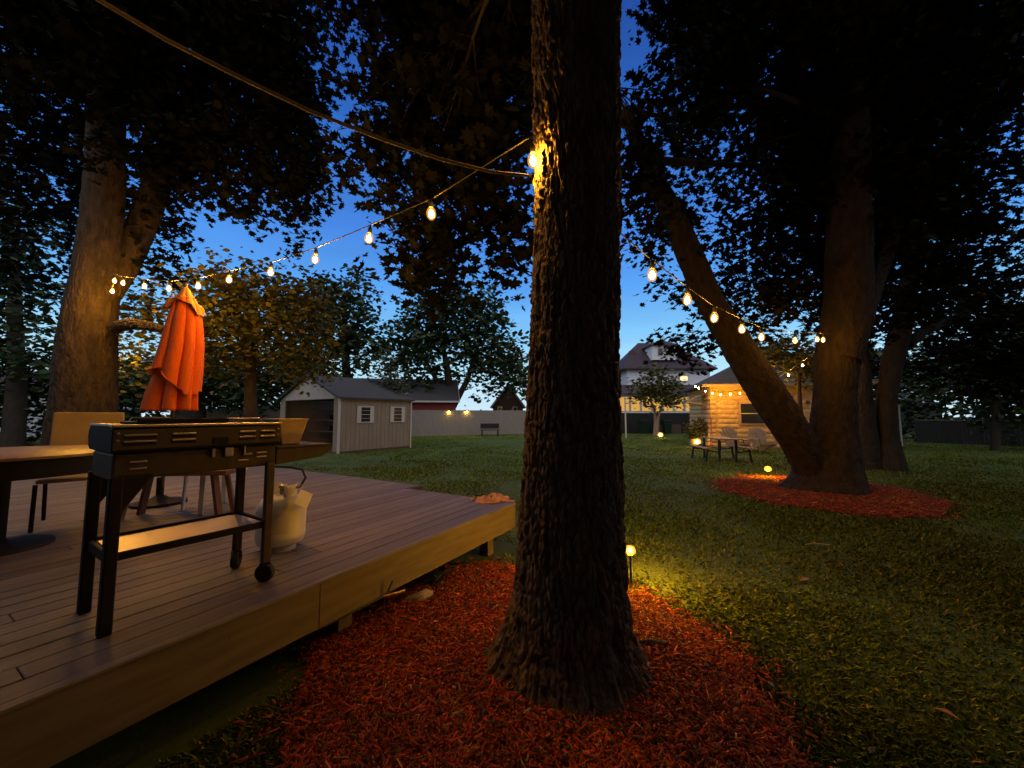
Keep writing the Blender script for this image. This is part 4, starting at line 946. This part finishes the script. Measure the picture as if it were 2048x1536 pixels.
# bench by the fence
c = gnd(980, 872); bb = thing('garden_bench', 'dark garden bench standing in front of the board fence', 'bench', c, .15)
MB().box((0, 0, .42), (1.3, .4, .05)).build('seat', M_dark, bb); MB().box((0, .2, .68), (1.3, .05, .35)).build('backrest', M_dark, bb)
for x in (-.55, .55):
    MB().box((x, 0, .21), (.06, .4, .42)).build('leg', M_dark, bb); MB().box((x, -.02, .60), (.06, .4, .04)).build('armrest', M_dark, bb)

# ------------------------------------------------------------------ white house
HY = 33.0
def hp(px, py, Y=HY): return at(px, py, Y)
hl, hr = hp(1257, 850).x, hp(1424, 850).x; hw = hr-hl; hc = (hl+hr)/2
house = thing('white_house', 'tall white house with dormer and glowing porch beyond the garage', 'house', (hc, HY, 0))
zE = hp(1300, 737).z; zP = hp(1300, 792).z; zs = hp(1300, 822).z
HD = 6.5
MB().box((0, HD/2, zE/2), (hw, HD, zE)).build('wall', M_house, house)
b = MB(); ov = .45; zR = hp(1335, 686, HY+HD/2).z; rl = 1.5
v = [(-hw/2-ov, -ov, zE), (hw/2+ov, -ov, zE), (hw/2+ov, HD+ov, zE), (-hw/2-ov, HD+ov, zE), (-rl, HD/2, zR), (rl, HD/2, zR)]
b.add(v+[(x, y, z-.12) for x, y, z in v[:4]], [(0, 1, 5, 4), (1, 2, 5), (2, 3, 4, 5), (3, 0, 4), (0, 3, 9, 6), (0, 6, 7, 1), (1, 7, 8, 2), (2, 8, 9, 3), (6, 9, 8, 7)])
roof = b.build('roof', M_houseroof, house)
MB().box((-hw/2+.95, 1.6, zE+1.15), (.45, .45, 1.3)).build('chimney', M_brick, roof)
dz0, dz1 = hp(1300, 719).z, hp(1300, 690).z; dx0, dx1 = hp(1306, 700).x-hc, hp(1356, 700).x-hc; dw = dx1-dx0; dc = (dx0+dx1)/2
dm = MB().box((dc, 1.6, (dz0+dz1)/2), (dw, 2.8, dz1-dz0)).build('dormer', M_house, house)
b = MB(); zt = hp(1335, 674).z
v = [(dx0-.25, -.05, dz1), (dx1+.25, -.05, dz1), (dx1+.25, 3.2, dz1), (dx0-.25, 3.2, dz1), (dc, 1.2, zt), (dc, 2.6, zt)]
b.add(v, [(0, 1, 4), (1, 2, 5, 4), (2, 3, 5), (3, 0, 4, 5), (0, 3, 2, 1)]); b.build('dormer_roof', M_houseroof, dm)
for x in (dx0+dw*.32, dx0+dw*.72):
    fr = MB().box((x, .19, (dz0+dz1)/2+.08), (.5, .06, .75)).build('window', M_shedtrim, house); MB().box((x, .15, (dz0+dz1)/2+.08), (.36, .05, .6)).build('pane', M_glassd, fr)
for px, m_ in ((1367, M_pane_hot), (1290, M_glassd)):
    x = hp(px, 755).x-hc; fr = MB().box((x, -.03, hp(px, 757).z), (.75, .06, .5)).build('window', M_shedtrim, house); MB().box((x, -.06, hp(px, 757).z), (.62, .05, .36)).build('pane', m_, fr)
# porch: enclosed, lit
PD = 2.6; pl_, pr_ = hp(1238, 800, HY-PD).x-hc, hp(1412, 800, HY-PD).x-hc; pz1 = hp(1300, 790, HY-PD).z; pz0 = hp(1300, 823, HY-PD).z
b = MB(); v = [(pl_-.3, -PD-.3, pz1), (pr_+.3, -PD-.3, pz1), (pr_+.3, 0, pz1+.9), (pl_-.3, 0, pz1+.9)]
b.prism(v, (0, 0, .1)); porch = b.build('porch_roof', M_houseroof, house)
b = MB(); b.box(((pl_+pr_)/2, -PD/2, pz0-.06), (pr_-pl_, PD, .12)); b.box(((pl_+pr_)/2, -PD+.02, pz1-.08), (pr_-pl_, .1, .16))
b.build('porch_beam', M_house, house)
b = MB(); b.box(((pl_+pr_)/2, -PD/2, (pz0-.12)/2), (pr_-pl_-.1, PD-.1, pz0-.13)); b.build('porch_skirt', M_dark, house)
edges = np.linspace(pl_, pr_, 9)
for i, x in enumerate(edges): MB().box((x, -PD+.03, (pz0+pz1)/2-.04), (.16, .12, pz1-pz0-.17)).build('porch_post', M_shedtrim, house)
for i in range(8):
    x0, x1 = edges[i]+.08, edges[i+1]-.08
    MB().box(((x0+x1)/2, -PD+.06, (pz0+pz1)/2-.04), (x1-x0, .03, pz1-pz0-.17)).build('porch_window', M_pane_hot if i == 7 else M_pane_warm, house)
MB().box(((pl_+pr_)/2+.3, -PD-.35, .35), (1.6, .7, .7)).build('porch_steps', M_post, house)
for px in (1275, 1352):
    q = gnd(px, 862); t_ = thing('porch_railing', ('left' if px < 1300 else 'right')+' pale stair post in front of the dark porch skirt', 'railing', (q.x, HY-PD-1.0, 0))
    MB().bar((-.12, 0, 0), (.05, .3, 1.55), .12, .12).build('post', M_grey, t_); MB().bar((-.10, -.05, 1.0), (.35, .8, 1.6), .07, .07).build('handrail', M_grey, t_)
q = gnd(1288, 868); bi = thing('wheelie_bin', 'dark green lidded bin standing left of the slim tree', 'bin', (q.x, q.y, 0), .1)
b = MB(); taper(b, .5, .55, .62, .7, .06, 1.0); b.build('body', M_bin, bi, bevel=.02); MB().box((0, 0, 1.03), (.66, .74, .06)).build('lid', M_bin, bi, bevel=.02)
q = gnd(1335, 868); b2_ = dup(bi); b2_.location = (q.x, q.y+.2, 0); b2_['label'] = 'dark green lidded bin standing right of the slim tree'
for o_ in (bi, b2_): o_['group'] = 'bins before the porch'
q = gnd(1252, 876); po = thing('garden_post', 'thin pale post on the lawn just right of the big trunk', 'post', q)
MB().tube([(0, 0, 0), (0, 0, 2.5)], .05, 8).build('pole', M_white, po); MB().lathe([(.05, 2.5), (.08, 2.52), (.04, 2.6), (0, 2.62)], n=10).build('cap', M_white, po)
q = at(1234, 800, 60); sl_ = thing('street_lamp', 'distant dark street lamp arm left of the white house', 'street lamp', (q.x, 60, 0))
MB().tube([(0, 0, 0), (0, 0, 5.2)], .09, 8).build('pole', M_dark, sl_); MB().tube([(0, 0, 5.1), (.8, 0, 5.8), (1.3, 0, 6.1)], .06, 6).build('arm', M_dark, sl_); MB().box((1.45, 0, 6.12), (.6, .25, .14)).build('lamp_head', M_dark, sl_, bevel=.03)

# ------------------------------------------------------------------ garage of rock-faced block
GY = 17.7; gx0 = at(1422, 850, GY).x; gx1 = at(1690, 850, GY).x; gh = 2.86
gar = thing('block_garage', 'amber lit garage of rough cast blocks with hipped roof', 'garage', (gx0, GY, 0), math.radians(-14))
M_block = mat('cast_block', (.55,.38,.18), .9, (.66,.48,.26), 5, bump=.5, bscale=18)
bl = MB(); z = 0; row = 0; bh_, bw_ = .215, .52; GWd = gx1-gx0
wx0, wx1, wz0, wz1 = at(1476, 850, GY).x-gx0, at(1518, 850, GY).x-gx0, at(1500, 846, GY).z, at(1500, 808, GY).z
def block(x0, x1, z0, z1, y, nx, ny):
    """one rock faced block: margin flush, middle bulging irregularly"""
    n = 5; vs = []; fs = []
    for i in range(n):
        for j in range(n):
            u, v = i/(n-1), j/(n-1); e = min(u, 1-u)*4; f = min(v, 1-v)*4; k = min(1, e)*min(1, f)
            out = k*(.038+random.uniform(-.008, .012))
            px_, py_ = (x0+.014)+(x1-x0-.028)*u, 0
            vs.append((px_, y-out-.004, z0+.012+(z1-z0-.024)*v) if nx == 0 else (y-out-.004, px_, z0+.012+(z1-z0-.024)*v))
    for i in range(n-1):
        for j in range(n-1): fs.append((i*n+j, (i+1)*n+j, (i+1)*n+j+1, i*n+j+1))
    bl.add(vs, fs)
while z < gh-.1:
    z1 = min(z+bh_, gh-.06)
    x = (-bw_/2 if row % 2 else 0)+.26
    while x < GWd:
        a, c = max(x, .26), min(x+bw_, GWd)
        if c-a > .05 and x < 4.7:
            segs = [(a, c)]
            if z1 > wz0-.1 and z < wz1+.1:
                segs = []
                if a < wx0-.08: segs.append((a, min(c, wx0-.08)))
                if c > wx1+.08: segs.append((max(a, wx1+.08), c))
            for s0, s1 in segs:
                if s1-s0 > .03: block(s0, s1, z, z1, 0, 0, 0)
        x += bw_
    block(-.02, .24, z, z1, -.03, 0, 0)
    y = (-bw_/2 if row % 2 else 0)
    while y < 4.5:
        a, c = max(y, 0), min(y+bw_, 4.5)
        if c-a > .05: block(a, c, z, z1, -.02, 1, 0)
        y += bw_
    z = z1; row += 1
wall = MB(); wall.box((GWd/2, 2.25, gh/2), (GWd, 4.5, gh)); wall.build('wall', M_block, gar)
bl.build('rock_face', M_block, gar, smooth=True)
fr = MB(); fr.box(((wx0+wx1)/2, -.03, (wz0+wz1)/2), (wx1-wx0+.14, .06, wz1-wz0+.14)); fr = fr.build('window', mat('garage_trim', (.50,.36,.28), .7), gar)
MB().box(((wx0+wx1)/2, -.064, (wz0+wz1)/2), (wx1-wx0, .03, wz1-wz0)).build('pane', M_glassd, fr)
MB().box(((wx0+wx1)/2, -.085, (wz0+wz1)/2), (wx1-wx0, .03, .035)).build('muntin', M_shedtrim, fr)
b = MB(); ov = .38; zr = at(1600, 702, GY+2.2).z; RX = 2.6
v = [(-ov, -ov, gh), (GWd+ov, -ov, gh), (GWd+ov, 4.5+ov, gh), (-ov, 4.5+ov, gh), (RX+.6, 2.25, zr), (GWd-RX, 2.25, zr)]
b.add(v+[(x, y, z_-.10) for x, y, z_ in v[:4]], [(0, 1, 5, 4), (1, 2, 5), (2, 3, 4, 5), (3, 0, 4), (0, 6, 7, 1), (1, 7, 8, 2), (2, 8, 9, 3), (3, 9, 6, 0), (6, 9, 8, 7)])
b.build('roof', M_shingle, gar)
MB().box((GWd/2, -ov-.012, gh-.06), (GWd+2*ov, .024, .13)).build('fascia', M_tan, gar)
b = MB(); b.prism([(-.02, .3, gh-.35), (-.95, .3, gh-.78), (-.95, 1.3, gh-.78), (-.02, 1.3, gh-.35)], (0, 0, .05)); aw = b.build('awning', M_grey, gar)
b = MB()
for y in (.35, 1.45): b.bar((-.02, y, gh-.95), (-.85, y, gh-.76), .05, .05)
b.build('bracket', M_grey, aw)
b = MB(); b.lathe([(.0, 0), (.09, 0), (.09, .02), (.0, .02)], n=20); vm = b.build('round_vent', M_brown, gar, loc=(at(1588, 806, GY).x-gx0, -.03, at(1588, 806, GY).z)); vm.rotation_euler = (PI/2, 0, 0)
# plant, rake
q = gnd(1391, 893); pot = thing('potted_plant', 'leafy potted plant lit yellow at the garage corner', 'plant', (q.x, q.y+.15, 0))
MB().lathe([(.0, 0), (.17, 0), (.22, .30), (.24, .30), (.24, .34), (.2, .34), (.18, .3)], n=24).build('pot', M_tan, pot, smooth=True)
pts = np.array([(q.x+random.gauss(0, .16), q.y+.15+random.gauss(0, .14), .36+abs(random.gauss(.12, .12))) for _ in range(260)]); leaf_cloud('foliage', pts, .12, KITE, M_leaf_lit, pot, (q.x, q.y+.15, 0), .3)
q = gnd(1404, 893); rk = thing('garden_rake', 'red handled rake leaning on the garage corner', 'rake', (q.x, GY-.25, 0))
MB().tube([(0, 0, .12), (.22, .2, 1.3)], .022, 8).build('handle', mat('red_paint', (.5,.05,.025), .5), rk); MB().bar((-.2, -.02, .08), (.15, -.02, .12), .03, .05).build('rake_head', mat('red_paint', (.5,.05,.025), .5), rk)
# adirondack chairs
M_adi = mat('weathered_chair', (.27,.22,.17), .7, (.34,.28,.22), 6)
def adirondack(label, loc, rz):
    c = thing('adirondack_chair', label, 'chair', loc, rz, 'fan backed wooden chairs by the garage')
    b = MB()
    for i in range(5): b.bar((-.25, -.30+i*.13, .38-i*.035), (.25, -.30+i*.13, .38-i*.035), .11, .02)
    b.build('seat', M_adi, c)
    b = MB()
    for i in range(7):
        f = (i-3)/3; h_ = .98-.16*f*f
        b.bar((f*.21, .22, .22), (f*.32, .22+.32, h_), .082, .02, up=(0, -1, .5))
    b.bar((-.3, .46, .72), (.3, .46, .72), .05, .03); b.build('backrest', M_adi, c)
    for s in (-1, 1):
        MB().bar((s*.33, -.36, .56), (s*.33, .34, .56), .12, .022).build('armrest', M_adi, c)
        MB().bar((s*.29, -.32, 0), (s*.29, -.32, .55), .07, .03).build('leg', M_adi, c); MB().bar((s*.27, -.30, .36), (s*.27, .55, .02), .03, .1).build('leg', M_adi, c)
    return c
q = gnd(1482, 907); ad = adirondack('grey fan back chair by the garage, nearest the picnic table', (q.x, q.y+.25, 0), .05)
q = gnd(1536, 907); ad2 = dup(ad); ad2.location = (q.x, q.y+.25, 0); ad2.rotation_euler.z = -.12; ad2['label'] = 'grey fan back chair by the garage, nearest the leaning trunk'
q = gnd(1509, 903); ct = thing('side_table', 'small dark table between the two fan back chairs', 'table', (q.x, q.y+.2, 0))
MB().box((0, 0, .43), (.5, .45, .03)).build('table_top', M_brown, ct)
for sx in (-1, 1):
    for sy in (-1, 1): MB().box((sx*.2, sy*.18, .21), (.04, .04, .42)).build('leg', M_brown, ct)
# picnic table seen end on
PY = 12.7; tx = at(1444, 850, PY).x; pt = thing('picnic_table', 'reddish picnic table with two side benches on the lawn', 'picnic table', (tx, PY, 0), -.06)
M_pic = mat('picnic_wood', (.26,.14,.10), .6, (.34,.2,.15), 4, (8,1,1), .15)
b = MB()
for i in range(6): b.box((-.31+i*.124, .1, .72), (.118, 1.3, .035))
b.build('table_top', M_pic, pt)
for s, nm in ((-1, 'l'), (1, 'r')):
    b = MB()
    for i in range(2): b.box((s*(.60+.13*i), .1, .43), (.12, 1.3, .035))
    b.build('bench_seat', M_pic, pt)
    for y in (-.35, .75):
        MB().bar((s*.70, y, 0), (s*.64, y, .41), .05, .05).build('leg', M_dark, pt); MB().tube([(s*.66, y, .36), (s*.28, y, .30), (s*.26, y, .70)], .025, 6).build('brace', M_dark, pt)
        MB().bar((s*.26, y+.05, 0), (s*.26, y+.05, .70), .05, .05).build('leg', M_dark, pt)
# right-hand background
wl = thing('white_post', 'white weathered post behind the dim double stemmed tree', 'post', (gnd(1795, 892).x, gnd(1795, 892).y, 0))
MB().box((0, 0, .95), (.36, .2, 1.9)).build('shaft', M_white, wl, bevel=.02); MB().box((0, 0, 1.93), (.42, .26, .06)).build('cap', M_white, wl, bevel=.01)
c = at(1790, 800, 30); gh2 = gable_house('gabled_house', 'grey gabled house behind the right hand trees', 'house', (c.x-1.2, c.y+3, 0), PI/2, 7, 5.6, 3.0, 6.4, M_house, M_houseroof, .4)
MB().prism([(-4.4, -3.4, 2.55), (-4.4, 4.2, 2.55), (-3.5, 4.2, 3.0), (-3.5, -3.4, 3.0)], (0, 0, .1)).build('lean_to_roof', mat('lean_roof', (.30,.34,.50), .6), gh2)
MB().box((-3.9, .2, 1.2), (.9, 7.0, 2.4)).build('lean_to', M_dark, gh2)
q0, q1 = gnd(1835, 885), gnd(2300, 905); dd = (q1-q0); ln_ = dd.length; rf_ = thing('dark_fence', 'black slatted fence along the right side of the lawn', 'fence', q0, math.atan2(dd.y, dd.x))
b = MB(); x = 0
while x < ln_: b.box((x+.07, 0, .62), (.125, .03, 1.2)); x += .135
b.build('slats', M_dark, rf_)
b = MB(); b.box((ln_/2, -.03, 1.2), (ln_, .05, .04)); b.build('rail', M_grey, rf_)
for i in range(5): MB().box((0, .04, .65), (.1, .08, 1.3)).build('post', M_dark, rf_, loc=(i*ln_/4.2, .02, 0))
for px, py, Y, lb in ((1977, 820, 24, 'small pale yard light high in the dark at the right edge'), (1991, 838, 24, 'small amber yard light low in the dark at the right edge')):
    q = at(px, py, Y); o_ = thing('yard_light', lb, 'lamp', (q.x, Y, 0), 0, 'two far lights at the right')
    MB().tube([(0, 0, 0), (0, 0, q.z-.05)], .03, 8).build('post', M_dark, o_); MB().lathe([(.02, q.z-.06), (.07, q.z-.03), (.07, q.z+.03), (.02, q.z+.07)], n=12).build('globe', mat('yard_globe', (1,.8,.45), .4, emis=((1, .75, .36), 9)), o_, smooth=True)
c = Vector((-1, -9.2, 0)); nh = gable_house('blocker_house', 'added unseen house behind the viewer, blocking sky light from the near yard', 'house', c, 0, 27, 11, 6.0, 8.5, mat('blocker_siding', (.10,.095,.09), .8, (.13,.12,.11), 3), M_shingle, .4)  # unseen house added to block sky light from the near yard
MB().box((1, 5.53, 1.3), (1.8, .08, 2.1)).build('blocker_door', M_glassd, nh)
# two hedges close the visible edges; two unseen ones added to block sky light
def hedge(label, a, b_, h, seed):
    a, b_ = Vector(a), Vector(b_); root = thing('hedge', label, 'hedge', a)
    L = (b_-a).length; n = int(L*h*150); t = RNG.random(n)
    hz = h*(.85+.3*vnoise(t*L*.7, t*0+seed, 64, seed))
    pts = np.stack([a.x+(b_.x-a.x)*t+RNG.normal(size=n)*.35, a.y+(b_.y-a.y)*t+RNG.normal(size=n)*.35, hz*RNG.random(n)**.8], -1)
    leaf_cloud('foliage', pts, .26, SIMPLE, M_leaf_far, root, a, .6)
    mb = MB(); k = 0
    while k < L: p = a.lerp(b_, k/L)-a; mb.tube([p, p+Vector((.1, 0, h*.6))], .04, 5); k += 1.2
    mb.build('stems', M_bark2, root)
hedge('tall black hedge closing the left side of the yard', (-26, 14, 0), (-13, 27, 0), 5.0, 3)
hedge('added unseen hedge blocking sky light from the right side of the yard', (17.5, 9, 0), (14, -8, 0), 7.5, 7)
hedge('added unseen hedge blocking sky light from the left of the deck yard', (-13.5, 5.5, 0), (-13, -8, 0), 7.5, 9)
hedge('dark hedge behind the black fence at the right', (15.5, 26, 0), (40, 12, 0), 5.2, 5)
